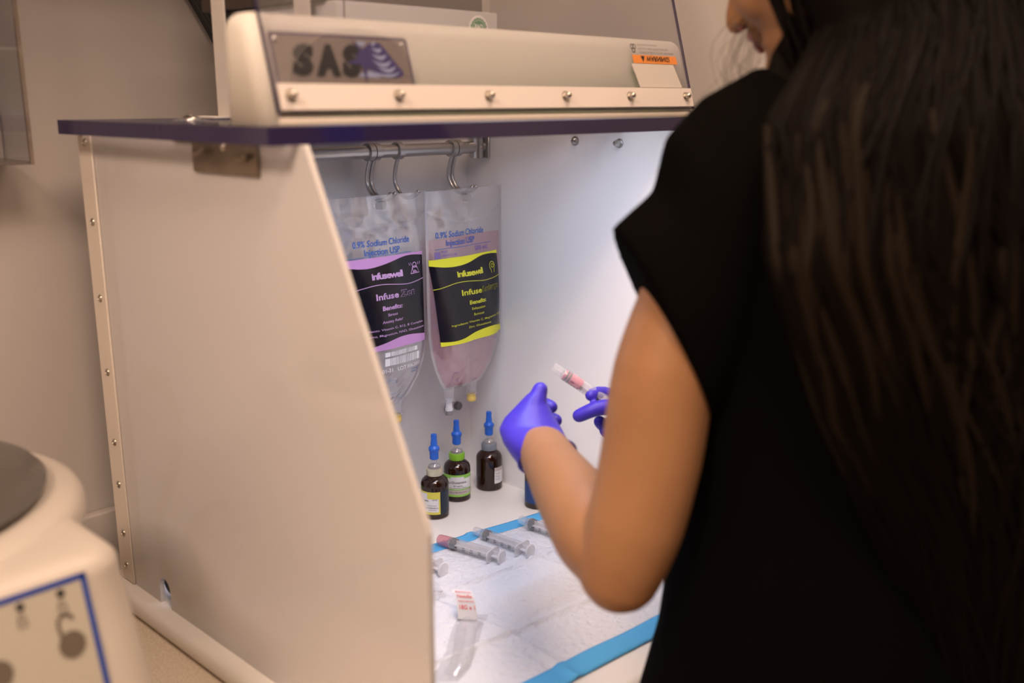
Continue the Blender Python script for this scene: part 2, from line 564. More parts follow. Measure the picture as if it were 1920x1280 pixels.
# clear top plate with a dark violet edge
bm = B()
lo, hi = (0.485, 0.762, ZP), (1.140, 1.203, 0.596)
box(lo, hi, 0, bm=bm)
bm.faces.ensure_lookup_table()
for f in bm.faces:
    f.normal_update()
    f.material_index = 0 if abs(f.normal.z) > 0.5 else 1
pl = obj('top_plate', bm, ['acrylic_plate', 'plate_edge'], hood, smooth=False)
dome_screw((0.5793, 1.0658, 0.596), (0, 0, 1), 0.011, 'dome_nut', 'steel', pl, h=0.006)
bm = lathe([(0.020, 0), (0.019, 0.0006), (0.011, 0.0022)], (0.5793, 1.0658, 0.5962), (0, 0, 1), 18)
obj('sealant_ring', bm, 'film_seam', pl)

# head housing, hollow with an open underside; its front leans back
def head_pt(x, z, d=0.0):
    return V((x, 0.775 + (z - 0.607) * 0.28 - d, z))
bm = B()
x0, x1, y1, z0, z1 = 0.493, 1.1385, 0.838, 0.596, 0.692
yt = 0.775 + (z1 - 0.607) * 0.28; yb = 0.775 - 0.003
vs = [bm.verts.new(p) for p in ((x0, yb, z0), (x1, yb, z0), (x1, y1, z0), (x0, y1, z0), (x0, yt, z1), (x1, yt, z1), (x1, y1, z1), (x0, y1, z1))]
top = bm.faces.new((vs[4], vs[5], vs[6], vs[7]))
for q in ((0, 1, 5, 4), (1, 2, 6, 5), (2, 3, 7, 6), (3, 0, 4, 7)):
    bm.faces.new([vs[i] for i in q])
be = [e for e in bm.edges if not (abs(e.verts[0].co.x - x1) < 1e-6 and abs(e.verts[1].co.x - x1) < 1e-6) and not (abs(e.verts[0].co.z - z0) < 1e-6 and abs(e.verts[1].co.z - z0) < 1e-6)]
bmesh.ops.bevel(bm, geom=be, offset=0.0135, segments=6, affect='EDGES', profile=0.5)
head = obj('head_housing', bm, 'head_poly', hood)
sm = head.modifiers.new('wall', 'SOLIDIFY'); sm.thickness = 0.003; sm.offset = 1
# ledge under the window and dark gap line
obj('lower_lip', box((0.503, 0.766, 0.5962), (1.132, 0.775, 0.6035), 0.002, 2), 'strip', head)
# the LED bar under the head
led = obj('led_tube', cyl((0.555, 0.815, 0.618), (1.085, 0.815, 0.618), 0.0055, 20), 'led', hood)
for x in (0.545, 1.085):
    obj('tube_socket', box((x, 0.805, 0.606), (x + 0.010, 0.827, 0.630), 0.002, 2), 'lamp_frame', led)

# maker's plate on the head
plate_n = V((0, -1, 0.28)).normalized()
def hp(x, z, d):
    q = head_pt(x, z); return q + plate_n * d
PX0, PX1, PZ0, PZ1 = 0.5085, 0.6685, 0.628, 0.6775
def rrect(x0, x1, z0, z1, r, n=5):
    out = []
    for cx, cz, a0 in ((x1 - r, z1 - r, 0), (x0 + r, z1 - r, PI / 2), (x0 + r, z0 + r, PI), (x1 - r, z0 + r, 3 * PI / 2)):
        out += [(cx + r * math.cos(a0 + k * PI / 2 / n), cz + r * math.sin(a0 + k * PI / 2 / n)) for k in range(n + 1)]
    return out
bm = prism(rrect(PX0, PX1, PZ0, PZ1, 0.004), lambda p: hp(p[0], p[1], 0.0030), lambda p: hp(p[0], p[1], 0.0005))
npl = obj('name_plate', bm, 'name_steel', hood, smooth=False)
o1 = rrect(PX0 + 0.0012, PX1 - 0.0012, PZ0 + 0.001, PZ1 - 0.0012, 0.0035); o2 = rrect(PX0 + 0.0025, PX1 - 0.0025, PZ0 + 0.0022, PZ1 - 0.0024, 0.003)
bm = B()
A = [bm.verts.new(hp(p[0], p[1], 0.0033)) for p in o1]; Bv = [bm.verts.new(hp(p[0], p[1], 0.0033)) for p in o2]
for i in range(len(A)):
    j = (i + 1) % len(A); bm.faces.new((A[i], A[j], Bv[j], Bv[i]))
obj('border_line', bm, 'purple_ink', npl, smooth=False)
for x in (PX0 + 0.007, PX1 - 0.007):
    dome_screw(hp(x, PZ1 - 0.007, 0.003), plate_n, 0.0030, 'screw', 'steel', npl, h=0.0012)
# crop coordinates of the artwork -> plate coordinates
def art(p, d=0.0036):
    u = (p[0] - 447) / (1597 - 447)
    top = 232 + (p[0] - 447) * 0.062
    v = (690 - p[1]) / (690 - top)
    return hp(PX0 + u * (PX1 - PX0), 0.6305 + v * (PZ1 - 0.6305), d)
for s_, xa, xb, yy in (('S', 582, 772, 592), ('A', 765, 958, 597), ('S', 980, 1160, 600)):
    def fnl(x, y, xa=xa): return art((x, y))
    fit_text('letter', s_, 'black_ink', npl, lambda x, y, yy=yy: art((x, yy - y)), xa + 8, xb - 8, 8, 245, off=0.05, shear=0.22, fat=11)
def poly(name, pts, m, d, parent):
    me = bpy.data.meshes.new(name)
    me.from_pydata([art(p, d) for p in pts], [], [list(range(len(pts)))])
    return link(name, me, m, parent, smooth=False)
shell = [(1255, 345), (1300, 335), (1335, 340), (1368, 372), (1420, 450), (1470, 525), (1504, 568), (1506, 590), (1490, 608), (1440, 620), (1370, 618), (1290, 600), (1215, 560), (1185, 540), (1230, 455)]
poly('emblem_shell', shell, 'purple_ink', 0.0036, npl)
poly('emblem_panel', [(1140, 322), (1222, 330), (1200, 362), (1160, 362)], 'pale_blue', 0.0034, npl)
poly('emblem_panel', [(1175, 575), (1215, 565), (1300, 606), (1296, 622), (1110, 612), (1120, 590)], 'pale_blue', 0.0034, npl)
def crescent(x0, y0, x1, y1, sag, th, m='pale_blue'):
    up, lo_ = [], []
    for k in range(11):
        t = k / 10
        x = x0 + (x1 - x0) * t; y = y0 + (y1 - y0) * t
        s2 = 4 * t * (1 - t)
        e = math.sin(PI * (0.12 + 0.88 * t) ** 0.8) if t < 1 else 0
        up.append((x, y + sag * s2)); lo_.append((x, y + (sag + th * (0.35 + 0.65 * t)) * s2 if t not in (0, 1) else y))
    poly('emblem_band', up + lo_[::-1], m, 0.0039, npl)
crescent(1256, 378, 1352, 384, 8, 44)
crescent(1244, 426, 1384, 434, 16, 46)
crescent(1240, 474, 1416, 482, 26, 46)
crescent(1270, 524, 1450, 524, 26, 44)
crescent(1206, 552, 1476, 572, 32, 34)
poly('emblem_band', [(1262, 355), (1270, 338), (1310, 335), (1296, 352), (1275, 366)], 'pale_blue', 0.0039, npl)
star = [(1093, 305), (1178, 392), (1262, 334), (1222, 462), (1296, 558), (1190, 532), (1162, 668), (1148, 520), (1020, 500), (1132, 462), (1105, 425), (1158, 412)]
poly('emblem_star', star, 'purple_ink', 0.0042, npl)
bm = prism([(PX0 + 0.017, 0.6313), (PX1 - 0.009, 0.6313), (PX1 - 0.009, 0.6325), (PX0 + 0.017, 0.6325)], lambda p: hp(p[0], p[1], 0.0042), lambda p: hp(p[0], p[1], 0.003))
obj('underline', bm, 'black_ink', npl, smooth=False)

# clear window sheet hinged at the head, standing up and leaning back
sheet = obj('window_sheet', prism([(0.5005, 0.606), (1.1405, 0.606), (1.1405, 1.02), (0.5005, 1.02)], lambda p: hp(p[0], p[1], 0.0085), lambda p: hp(p[0], p[1], 0.0055)), 'sheet', hood, smooth=False)
for x in (0.5005, 1.1395):
    obj('sheet_edge', prism([(x, 0.606), (x + 0.001, 0.606), (x + 0.001, 1.02), (x, 1.02)], lambda p: hp(p[0], p[1], 0.0088), lambda p: hp(p[0], p[1], 0.0052)), 'plate_edge', sheet, smooth=False)
obj('sheet_edge', prism([(0.5005, 0.605), (1.1405, 0.605), (1.1405, 0.6062), (0.5005, 0.6062)], lambda p: hp(p[0], p[1], 0.0088), lambda p: hp(p[0], p[1], 0.0052)), 'plate_edge', sheet, smooth=False)
hs = obj('hinge_strip', prism([(0.503, 0.6072), (1.136, 0.6072), (1.136, 0.6300), (0.503, 0.6300)], lambda p: hp(p[0], p[1], 0.0118), lambda p: hp(p[0], p[1], 0.0088)), 'trim_strip', hood, smooth=False)
for x in (0.514, 0.6365, 0.759, 0.882, 1.002, 1.121):
    c = hp(x, 0.6195, 0.0118)
    prof = [(0.0058, 0), (0.0058, 0.0010), (0.0040, 0.0012), (0.0040, 0.0045), (0.0036, 0.0062), (0.0026, 0.0078), (0.0012, 0.0086), (0.0001, 0.0088)]
    obj('dome_nut', lathe(prof, c, plate_n, 18), 'screw', hs)

# warning sticker, upside down now that the window is folded up
ws = obj('warning_sticker', prism([(1.0305, 0.6315), (1.121, 0.6315), (1.110, 0.6600), (1.0215, 0.6600)], lambda p: hp(p[0], p[1], 0.0090), lambda p: hp(p[0], p[1], 0.0086)), 'sticker_back', sheet, smooth=False)
# it is on the sheet: three zones
def sq(x0, x1, z0, z1, d, m, name, sl=0.0):
    return obj(name, prism([(x0, z0), (x1, z0), (x1 - sl, z1), (x0 - sl, z1)], lambda p: hp(p[0], p[1], d), lambda p: hp(p[0], p[1], d - 0.0003)), m, sheet, smooth=False)
sq(1.0265, 1.1195, 0.6605, 0.6705, 0.0094, 'orange', 'warning_band', 0.001)
fit_text('warning_text', 'WARNING!', 'black_ink', sheet, lambda x, z: hp(x, z, 0.0097), 1.053, 1.103, 0.6690, -0.0062, off=0.03)
obj('warning_triangle', prism([(1.0425, 0.6693), (1.0505, 0.6693), (1.0465, 0.6622)], lambda p: hp(p[0], p[1], 0.0097), lambda p: hp(p[0], p[1], 0.0094)), 'black_ink', sheet, smooth=False)
for i, (s_, xe) in enumerate((('CHEMICAL/BIOLOGICAL EXPOSURE', 1.114), ('Keep your hands and face away from', 1.104), ('while using this equipment.', 1.082))):
    fit_text('sticker_text', s_, 'grey_ink', sheet, lambda x, z: hp(x, z, 0.0094), 1.042 - i * 0.002, xe, 0.6748 + i * 0.0045, -0.0026)
for k in range(3):
    a = PI / 2 + k * 2 * PI / 3
    c = (1.0305 + 0.0028 * math.cos(a), 0.6790 - 0.0030 * math.sin(a))
    ring = [(c[0] + 0.0033 * math.cos(q), c[1] + 0.0033 * math.sin(q)) for q in [2 * PI * j / 16 for j in range(16)]]
    inn = [(c[0] + 0.0021 * math.cos(q), c[1] + 0.0021 * math.sin(q)) for q in [2 * PI * j / 16 for j in range(16)]]
    bm = B()
    A = [bm.verts.new(hp(p[0], p[1], 0.0094)) for p in ring]; C_ = [bm.verts.new(hp(p[0], p[1], 0.0094)) for p in inn]
    for i in range(16): bm.faces.new((A[i], A[(i + 1) % 16], C_[(i + 1) % 16], C_[i]))
    obj('biohazard_ring', bm, 'black_ink', sheet, smooth=False)

# filter box standing on the top plate behind the head
fb = obj('filter_housing', box((0.665, 0.900, 0.5965), (0.9065, 1.128, 0.7215), 0.002, 2), 'filter_metal', hood)
obj('filter_seam', box((0.6745, 0.8992, 0.597), (0.6755, 0.9001, 0.7213)), 'filter_dark', fb, smooth=False)
obj('filter_cap', box((0.655, 0.915, 0.722), (0.896, 1.16, 0.80), 0.002, 2), 'filter_dark', hood)
for y in (0.945, 1.118):
    u_ = obj('support_upright', box((0.652, y - 0.014, 0.5965), (0.655, y + 0.014, 0.86), 0.0005, 1), 'bracket_white', hood)
    obj('foot', box((0.632, y - 0.014, 0.5965), (0.652, y + 0.045, 0.5995), 0.001, 1), 'bracket_white', u_)
    obj('return_flange', box((0.655, y + 0.0145, 0.5995), (0.6645, y + 0.017, 0.86)), 'bracket_shade', u_, smooth=False)
# round green seal sticker
sc_ = V((0.8735, 0.8995, 0.7005))
def disc(name, r, m, d, parent, scal=0, n=60):
    pts = []
    for k in range(n * (3 if scal else 1)):
        a = 2 * PI * k / (n * (3 if scal else 1))
        q = r * (1 + (0.04 * math.cos(scal * a) if scal else 0))
        pts.append((q * math.cos(a), q * math.sin(a)))
    bm = prism(pts, lambda p: (sc_.x + p[0], sc_.y - d, sc_.z + p[1]), lambda p: (sc_.x + p[0], sc_.y - d + 0.0002, sc_.z + p[1]))
    return obj(name, bm, m, parent, smooth=False)
st = disc('seal_sticker', 0.0165, 'sticker_white', 0.0002, hood)
disc('green_badge', 0.0135, 'green_ink', 0.0005, st, 18)
for r1, r2 in ((0.0113, 0.0108),):
    bm = B()
    n = 60
    A = [bm.verts.new((sc_.x + r1 * math.cos(2 * PI * k / n), sc_.y - 0.0007, sc_.z + r1 * math.sin(2 * PI * k / n))) for k in range(n)]
    C_ = [bm.verts.new((sc_.x + r2 * math.cos(2 * PI * k / n), sc_.y - 0.0007, sc_.z + r2 * math.sin(2 * PI * k / n))) for k in range(n)]
    for i in range(n): bm.faces.new((A[i], A[(i + 1) % n], C_[(i + 1) % n], C_[i]))
    obj('badge_ring', bm, 'sticker_white', st, smooth=False)
fit_text('badge_text', 'PAO', 'sticker_white', st, lambda x, z: (x, sc_.y - 0.0008, z), sc_.x - 0.0068, sc_.x + 0.0068, sc_.z + 0.0008, 0.0058, off=0.03)

# rail with end brackets and bolts in the walls
RY, RZ = 1.1327, 0.547
rail = obj('rail', cyl((XL + 0.006, RY, RZ), (XR - 0.004, RY, RZ), 0.0092, 28), 'rail_steel', hood)
for x, s_ in ((XR, -1), (XL + 0.006, 1)):
    b_ = obj('rail_bracket', cyl((x + s_ * 0.014, RY, RZ - 0.017), (x + s_ * 0.014, RY, RZ + 0.019), 0.0115, 24, bev=0.001), 'rail_steel', rail)
    obj('wall_flange', box((min(x, x + s_ * 0.004), RY - 0.017, RZ - 0.017), (max(x, x + s_ * 0.004), RY + 0.017, RZ + 0.019), 0.001, 1), 'rail_steel', rail)
    dome_screw((x + s_ * 0.014, RY - 0.0112, RZ), (0, -1, 0), 0.002, 'screw', 'screw', rail, h=0.001)
for y, z, big in ((0.9429, 0.5614, 0), (0.863, 0.5605, 1)):
    obj('bolt', lathe([(0.0066, 0), (0.0066, 0.0018), (0.0048, 0.002), (0.0046, 0.0045 + big * 0.004), (0.003, 0.0065 + big * 0.005), (0.0001, 0.007 + big * 0.005)], (XR, y, z), (-1, 0, 0), 8 if big else 18), 'rail_steel', hood)
for x in (1.0555, 1.0765):
    obj('rear_knob', lathe([(0.0062, 0), (0.0070, 0.002), (0.0066, 0.007), (0.0045, 0.0085), (0.0001, 0.009)], (x, 1.168, 0.1240), (0, -1, 0), 18), 'rubber', hood)

# ================================================================ THINGS INSIDE THE HOOD
def hook_path(x):
    return [(x, RY, RZ - 0.010), (x, RY + 0.007, RZ - 0.028), (x, RY + 0.008, RZ - 0.046), (x, RY - 0.002, RZ - 0.060), (x, RY - 0.018, RZ - 0.066), (x, RY - 0.034, RZ - 0.062), (x, RY - 0.043, RZ - 0.056)]
def make_hook(x, label, single=False):
    t = thing('hanging_hook', (x, RY, RZ), label, 'hook', 'steel hooks on the rail')
    # band round the rail
    for k, dx in enumerate((0,) if single else (-0.0052, 0.0052)):
        n = 28
        rings = []
        for a in [2 * PI * i / n for i in range(n)]:
            c = V((x + dx, RY, RZ)); r_ = V((0, math.cos(a), math.sin(a)))
            rings.append([c + r_ * 0.0094 + V((-0.0048, 0, 0)), c + r_ * 0.0094 + V((0.0048, 0, 0)), c + r_ * 0.0125 + V((0.0045, 0, 0)), c + r_ * 0.0125 + V((-0.0045, 0, 0))])
        rings.append(rings[0])
        bm = loft(rings, cap=False)
        bmesh.ops.remove_doubles(bm, verts=bm.verts, dist=1e-6)
        obj('rail_band', bm, 'rail_steel', t)
        pts = hook_path(x + (0 if single else (-0.0038 if k == 0 else 0.0038)))
        bm = tube(pts, 0.0030, 12, round_ends=True, sub=6)
        obj('hook_wire', bm, 'rail_steel', t)
    return t
make_hook(0.889, 'double wire steel hook holding the lilac labelled bag')
make_hook(0.936, 'single wire steel hook hanging empty beside the lilac labelled bag', True)
make_hook(1.046, 'double wire steel hook holding the yellow labelled bag, nearest the rail end')

def wave(u, k):
    """wavy edge of the printed label, u 0..1 -> 0..1"""
    return 0.5 + 0.5 * math.sin(u * 2 * PI * 0.95 + k)

def make_bag(name, cx, cy, yaw, label, cat_label, ink, band, line2, benefits, ingr, pink, zoff=0.0):
    root = thing(name, (cx, cy, 0.4915 + zoff), label, 'infusion bag', 'infusion bags on the rail')
    ca, sa = math.cos(yaw), math.sin(yaw)
    prof = [(0.4915, -0.085, 0.085), (0.46, -0.085, 0.085), (0.40, -0.085, 0.085), (0.33, -0.085, 0.083), (0.28, -0.083, 0.081), (0.25, -0.078, 0.075), (0.225, -0.070, 0.064), (0.205, -0.060, 0.048), (0.190, -0.050, 0.030)]
    def edges(z):
        for (z1_, a1, b1), (z2_, a2, b2) in zip(prof, prof[1:]):
            if z2_ <= z <= z1_:
                t_ = (z1_ - z) / (z1_ - z2_)
                return a1 + (a2 - a1) * t_, b1 + (b2 - b1) * t_
        return (prof[-1][1], prof[-1][2]) if z < 0.3 else (prof[0][1], prof[0][2])
    def thick(z):
        # nearly flat at the top seal, full in the lower middle
        q = min(max((0.455 - z) / 0.12, 0), 1); q = q * q * (3 - 2 * q)
        b_ = min(max((z - 0.188) / 0.05, 0), 1); b_ = b_ ** 0.6
        return 0.0008 + 0.0165 * q * b_ + 0.003 * b_ * (1 - q)
    def surf(x, z, d=0.0, side=-1):
        a_, b_ = edges(z)
        m_ = (a_ + b_) / 2; h_ = (b_ - a_) / 2
        u = (x - m_) / max(h_ - 0.0045, 1e-4)
        u = max(-1, min(1, u))
        wob = 0.0011 * math.sin(x * 90 + z * 40 + (3 if pink else 0)) + (0.0016 * math.sin(x * 55 + 1.3) * math.sin(z * 31))
        f = (1 - u * u) ** 0.62
        q = math.exp(-((z - 0.447) / 0.018) ** 2)
        wob += q * (0.0016 * math.sin(z * 230 + x * 60 + 1.2 * math.sin(x * 130)) + 0.0010 * math.sin(x * 170 + z * 90))
        for bx_, bz_, A_ in ((-0.046, 0.452, 0.0062), (0.048, 0.456, 0.0058), (0.000, 0.436, 0.0035)):
            wob += side * A_ * math.exp(-((x - bx_) / (0.020 if bx_ else 0.035)) ** 2 - ((z - bz_) / 0.0125) ** 2)
        q = math.exp(-((z - 0.225) / 0.02) ** 2)
        wob += q * (0.0015 * math.sin(z * 260 - x * 90 + 1.5 * math.sin(x * 150)))
        y = side * (thick(z) * f) + wob * f + (side * 0.0004)
        y += side * d
        return V((cx + x * ca - y * sa, cy + x * sa + y * ca, z + zoff))
    NU, NV = 34, 60
    bm = B()
    zs = [0.190 + (0.4915 - 0.190) * j / NV for j in range(NV + 1)]
    def hole(x, z):
        return abs(x) < 0.011 and 0.472 < z < 0.484
    grids = []
    for side in (-1, 1):
        G = []
        for z in zs:
            a_, b_ = edges(z)
            G.append([bm.verts.new(surf(a_ + (b_ - a_) * i / NU, z, 0, side)) for i in range(NU + 1)])
        grids.append(G)
    for G in grids:
        for j in range(NV):
            for i in range(NU):
                a_, b_ = edges(zs[j]); xm = a_ + (b_ - a_) * (i + 0.5) / NU
                if not hole(xm, (zs[j] + zs[j + 1]) / 2):
                    bm.faces.new((G[j][i], G[j][i + 1], G[j + 1][i + 1], G[j + 1][i]))
    for j in range(NV):
        for i in (0, NU):
            bm.faces.new((grids[0][j][i], grids[0][j + 1][i], grids[1][j + 1][i], grids[1][j][i]))
    for i in range(NU):
        for j in (0, NV):
            bm.faces.new((grids[0][j][i], grids[1][j][i], grids[1][j][i + 1], grids[0][j][i + 1]))
    pouch = obj('pouch', bm, 'film', root)
    # welded seams: side borders and the curved weld under the hanging slot
    def ribbon(pts, wd, d, m, nm, par):
        bm = B(); prev = None
        for i, (x, z) in enumerate(pts):
            x2, z2 = pts[min(i + 1, len(pts) - 1)]; x1_, z1_ = pts[max(i - 1, 0)]
            dx, dz = x2 - x1_, z2 - z1_; L = math.hypot(dx, dz) or 1
            nx, nz = -dz / L * wd / 2, dx / L * wd / 2
            cur = [bm.verts.new(surf(x + nx, z + nz, d)), bm.verts.new(surf(x - nx, z - nz, d))]
            if prev: bm.faces.new((prev[0], prev[1], cur[1], cur[0]))
            prev = cur
        return obj(nm, bm, m, par)
    for s_ in (0, 1):
        pts = [(edges(z)[s_] + (0.0025 if s_ == 0 else -0.0025), z) for z in zs[1:]]
        ribbon(pts, 0.005, 0.0003, 'film_seam', 'side_seam', pouch)
    ribbon([(-0.080 + 0.16 * k / 24, 0.464 - 0.020 * (1 - ((k - 12) / 12) ** 2) ** 0.8) for k in range(25)], 0.005, 0.0006, 'film_seam', 'top_seam', pouch)
    ribbon([(0.0125 * math.cos(a), 0.478 + 0.0075 * math.sin(a)) for a in [2 * PI * k / 24 for k in range(25)]], 0.0022, 0.0006, 'film_seam', 'slot_rim', pouch)
    # the liquid
    bm = B()
    ztop = 0.421 if pink else 0.452
    rings = []
    for z in [0.194 + (ztop - 0.194) * j / 30 for j in range(31)]:
        a_, b_ = edges(z); m_, h_ = (a_ + b_) / 2, (b_ - a_) / 2 - 0.006
        ring = []
        for i in range(40):
            q = 2 * PI * i / 40
            x = m_ + h_ * math.cos(q)
            side = -1 if math.sin(q) < 0 else 1
            p0 = surf(x, z, 0, side); p1 = surf(x, z, 0, -side)
            ring.append((p0 + p1) / 2 + (p0 - p1) / 2 * (0.86 if math.sin(q) != 0 else 0) * min(1, abs(math.sin(q)) * 1.0 + 0.6) * (1 if abs(math.sin(q)) > 1e-6 else 0))
        rings.append(ring)
    obj('liquid', loft(rings), 'pink_saline' if pink else 'saline', root)
    # label
    lx0, lx1, lz0, lz1 = (-0.072, 0.0705, 0.2780, 0.4075) if not pink else (-0.082, 0.064, 0.2635, 0.3930)
    skew = 0.0 if not pink else 0.016   # the yellow bag's label hangs slightly askew
    def ls(u, v, d):
        x = lx0 + (lx1 - lx0) * u + skew * (1 - v)
        z = lz0 + (lz1 - lz0) * v
        return surf(x, z, d)
    def grid(nm, fa, fb, d, m, par, nu=30, nv=20):
        bm = B(); G = []
        for j in range(nv + 1):
            G.append([bm.verts.new(ls(i / nu, fa(i / nu) + (fb(i / nu) - fa(i / nu)) * j / nv, d)) for i in range(nu + 1)])
        for j in range(nv):
            for i in range(nu):
                bm.faces.new((G[j][i], G[j][i + 1], G[j + 1][i + 1], G[j + 1][i]))
        return obj(nm, bm, m, par)
    lab = grid('label', lambda u: 0.0, lambda u: 1.0, 0.0010, 'label_black', root, 30, 30)
    wt = lambda u: 0.925 - 0.035 * math.sin((u - 0.05) * 2 * PI) * (1 if u < 0.9 else 1) + 0.025 * u
    wb = lambda u: 0.075 - 0.045 * math.cos((u - 0.15) * 2 * PI * 0.9) * 0.8
    grid('top_band', lambda u: min(0.985, wt(u)), lambda u: 1.003, 0.0014, band, lab, 30, 3)
    grid('bottom_band', lambda u: -0.003, lambda u: max(0.015, wb(u)), 0.0014, band, lab, 30, 3)
    wl = lambda u: 0.685 + 0.022 * math.sin((u - 0.15) * 2 * PI * 1.15) + 0.02 * u
    grid('wavy_line', lambda u: wl(u) - 0.0035, lambda u: wl(u) + 0.0035, 0.0014, ink, lab, 40, 1)
    def lt(x, y): return ls(x, y, 0.0016)
    def lt2(x, y): return ls(x, y, 0.0020)
    H_ = lz1 - lz0
    fit_text('brand_text', 'infusewell', ink, lab, lt, 0.315, 0.685, 0.775, 0.066, off=0.01, spacing=0.86, fat=0.003)
    fit_text('name_text', 'Infuse', ink, lab, lt, 0.335, 0.605, 0.555, 0.064, off=0.01, fat=0.002)
    if not pink:
        fit_text('name_outline', line2, ink, lab, lt, 0.638, 0.842, 0.556, 0.063, fat=0.0062)
        fit_text('name_fill', line2, 'label_black', lab, lt2, 0.638, 0.842, 0.556, 0.063, fat=0.0028)
        tx = 0.505
    else:
        fit_text('name_outline', line2, ink, lab, lt, 0.628, 0.952, 0.556, 0.060, fat=0.0058)
        fit_text('name_fill', line2, 'label_black', lab, lt2, 0.628, 0.952, 0.556, 0.060, fat=0.0024)
        tx = 0.53
    tx += 0.02
    fit_text('benefits_text', 'Benefits:', ink, lab, lt, tx - 0.125, tx + 0.125, 0.435, 0.047, off=0.01, fat=0.002)
    for i, (s_, wd) in enumerate(benefits):
        fit_text('benefit_text', s_, ink, lab, lt, tx - wd, tx + wd, 0.365 - i * 0.072, 0.030, off=0.006)
    for i, (s_, a_, b_) in enumerate(ingr):
        fit_text('ingredients_text', s_, ink, lab, lt, a_, b_, 0.215 - i * 0.062, 0.024, off=0.004)
    # small line icon at the label's right corner
    def icon(pts, d=0.0016, wd=0.008):
        bm = B(); prev = None
        for i, (x, y) in enumerate(pts):
            x2, y2 = pts[min(i + 1, len(pts) - 1)]; x1_, y1_ = pts[max(i - 1, 0)]
            dx, dy = x2 - x1_, y2 - y1_; L = math.hypot(dx, dy) or 1
            cur = [bm.verts.new(ls(x - dy / L * wd / 2, y + dx / L * wd / 2, d)), bm.verts.new(ls(x + dy / L * wd / 2, y - dx / L * wd / 2, d))]
            if prev: bm.faces.new((prev[0], prev[1], cur[1], cur[0]))
            prev = cur
        return obj('icon_line', bm, ink, lab, smooth=False)
    ix, iy = 0.875, 0.82
    arc = lambda cx_, cy_, r_, a0, a1, n_=10: [(cx_ + r_ * math.cos(a0 + (a1 - a0) * k / n_), cy_ + r_ * 1.1 * math.sin(a0 + (a1 - a0) * k / n_)) for k in range(n_ + 1)]
    if not pink:
        icon([(ix - 0.065, iy - 0.045), (ix - 0.03, iy + 0.03), (ix + 0.03, iy + 0.03), (ix + 0.065, iy - 0.045), (ix - 0.065, iy - 0.045)])
        icon(arc(ix, iy + 0.045, 0.026, 0, 2 * PI, 14)); icon(arc(ix, iy, 0.03, 0.3, PI * 1.7, 12))
        icon([(ix - 0.035, iy - 0.04), (ix, iy - 0.012), (ix + 0.035, iy - 0.04)])
        for dx in (-0.07, -0.045, 0.045, 0.07):
            icon([(ix + dx, iy + 0.045), (ix + dx * 1.12, iy + 0.075)], wd=0.007)
    else:
        icon(arc(ix - 0.005, iy + 0.01, 0.045, -0.6, PI * 1.25, 14)); icon([(ix - 0.035, iy - 0.02), (ix - 0.02, iy - 0.075)])
        icon([(ix + 0.03, iy - 0.02), (ix + 0.025, iy - 0.075)]); icon(arc(ix, iy + 0.01, 0.02, 0, 2 * PI, 12))
    # print on the film
    def ft(x, z): return surf(x, z, 0.0008)
    pb = 'print_blue'
    o0 = -0.003 if not pink else -0.018
    if pink: o0 = -0.0175
    fit_text('printed_title', '0.9% Sodium Chloride', pb, pouch, ft, o0 - 0.050, o0 + 0.050, 0.4235, 0.0088, off=0.012)
    fit_text('printed_title', 'Injection USP', pb, pouch, ft, o0 - 0.031, o0 + 0.031, 0.4110, 0.0088, off=0.012)
    ribbon([(-0.07 + 0.12 * k / 12, 0.4075 if pink else 0.4095) for k in range(13)], 0.0006, 0.0008, pb, 'printed_rule', pouch)
    if pink:
        fit_text('printed_volume', '500 mL', 'print_violet', pouch, ft, 0.012, 0.042, 0.3985, 0.0062)
        for i in range(3):
            fit_text('printed_code', ['NDC', '0338-9151-30', 'LOT'][i], 'print_violet', pouch, ft, -0.058, -0.058 + (0.012, 0.028, 0.012)[i], 0.4015 - i * 0.0055, 0.0034)
        bm = B()
        for k in range(12):
            a_ = [bm.verts.new(ft(-0.072, 0.4035 - k * 0.0013)), bm.verts.new(ft(-0.0605, 0.4035 - k * 0.0013)), bm.verts.new(ft(-0.0605, 0.4028 - k * 0.0013)), bm.verts.new(ft(-0.072, 0.4028 - k * 0.0013))]
            bm.faces.new(a_)
        obj('printed_block', bm, 'print_violet', pouch, smooth=False)
        fit_text('printed_code', 'LOT 23', 'print_violet', pouch, ft, 0.052, 0.068, 0.255, 0.003)
    else:
        rnd = random.Random(3)
        for zb, zt, xa, xb in ((0.2665, 0.2730, -0.012, 0.049), (0.2530, 0.2640, -0.012, 0.055)):
            bm = B()
            x = xa
            while x < xb:
                wd = rnd.choice((0.0005, 0.0008, 0.0013))
                if x < xa + 0.009: wd = 0.009
                elif x > xb - 0.006: wd = 0.006
                q = [bm.verts.new(ft(*p)) for p in ((x, zb), (x + wd, zb), (x + wd, zt), (x, zt))]
                bm.faces.new(q)
                x += wd + rnd.choice((0.0006, 0.0009))
            obj('barcode', bm, 'sticker_white', pouch, smooth=False)
        fit_text('printed_code', '2028-01-31   LOT 0062058', 'sticker_white', pouch, ft, -0.036, 0.058, 0.2435, 0.0052)
        fit_text('printed_code', 'STERILE', pb, pouch, ft, 0.040, 0.055, 0.238, 0.0022)
        fit_text('printed_code', 'SINGLE', pb, pouch, ft, 0.040, 0.052, 0.234, 0.0022)
    # ports
    def wp(x, z, y=0.0): return V((cx + x * ca - y * sa, cy + x * sa + y * ca, z + zoff))
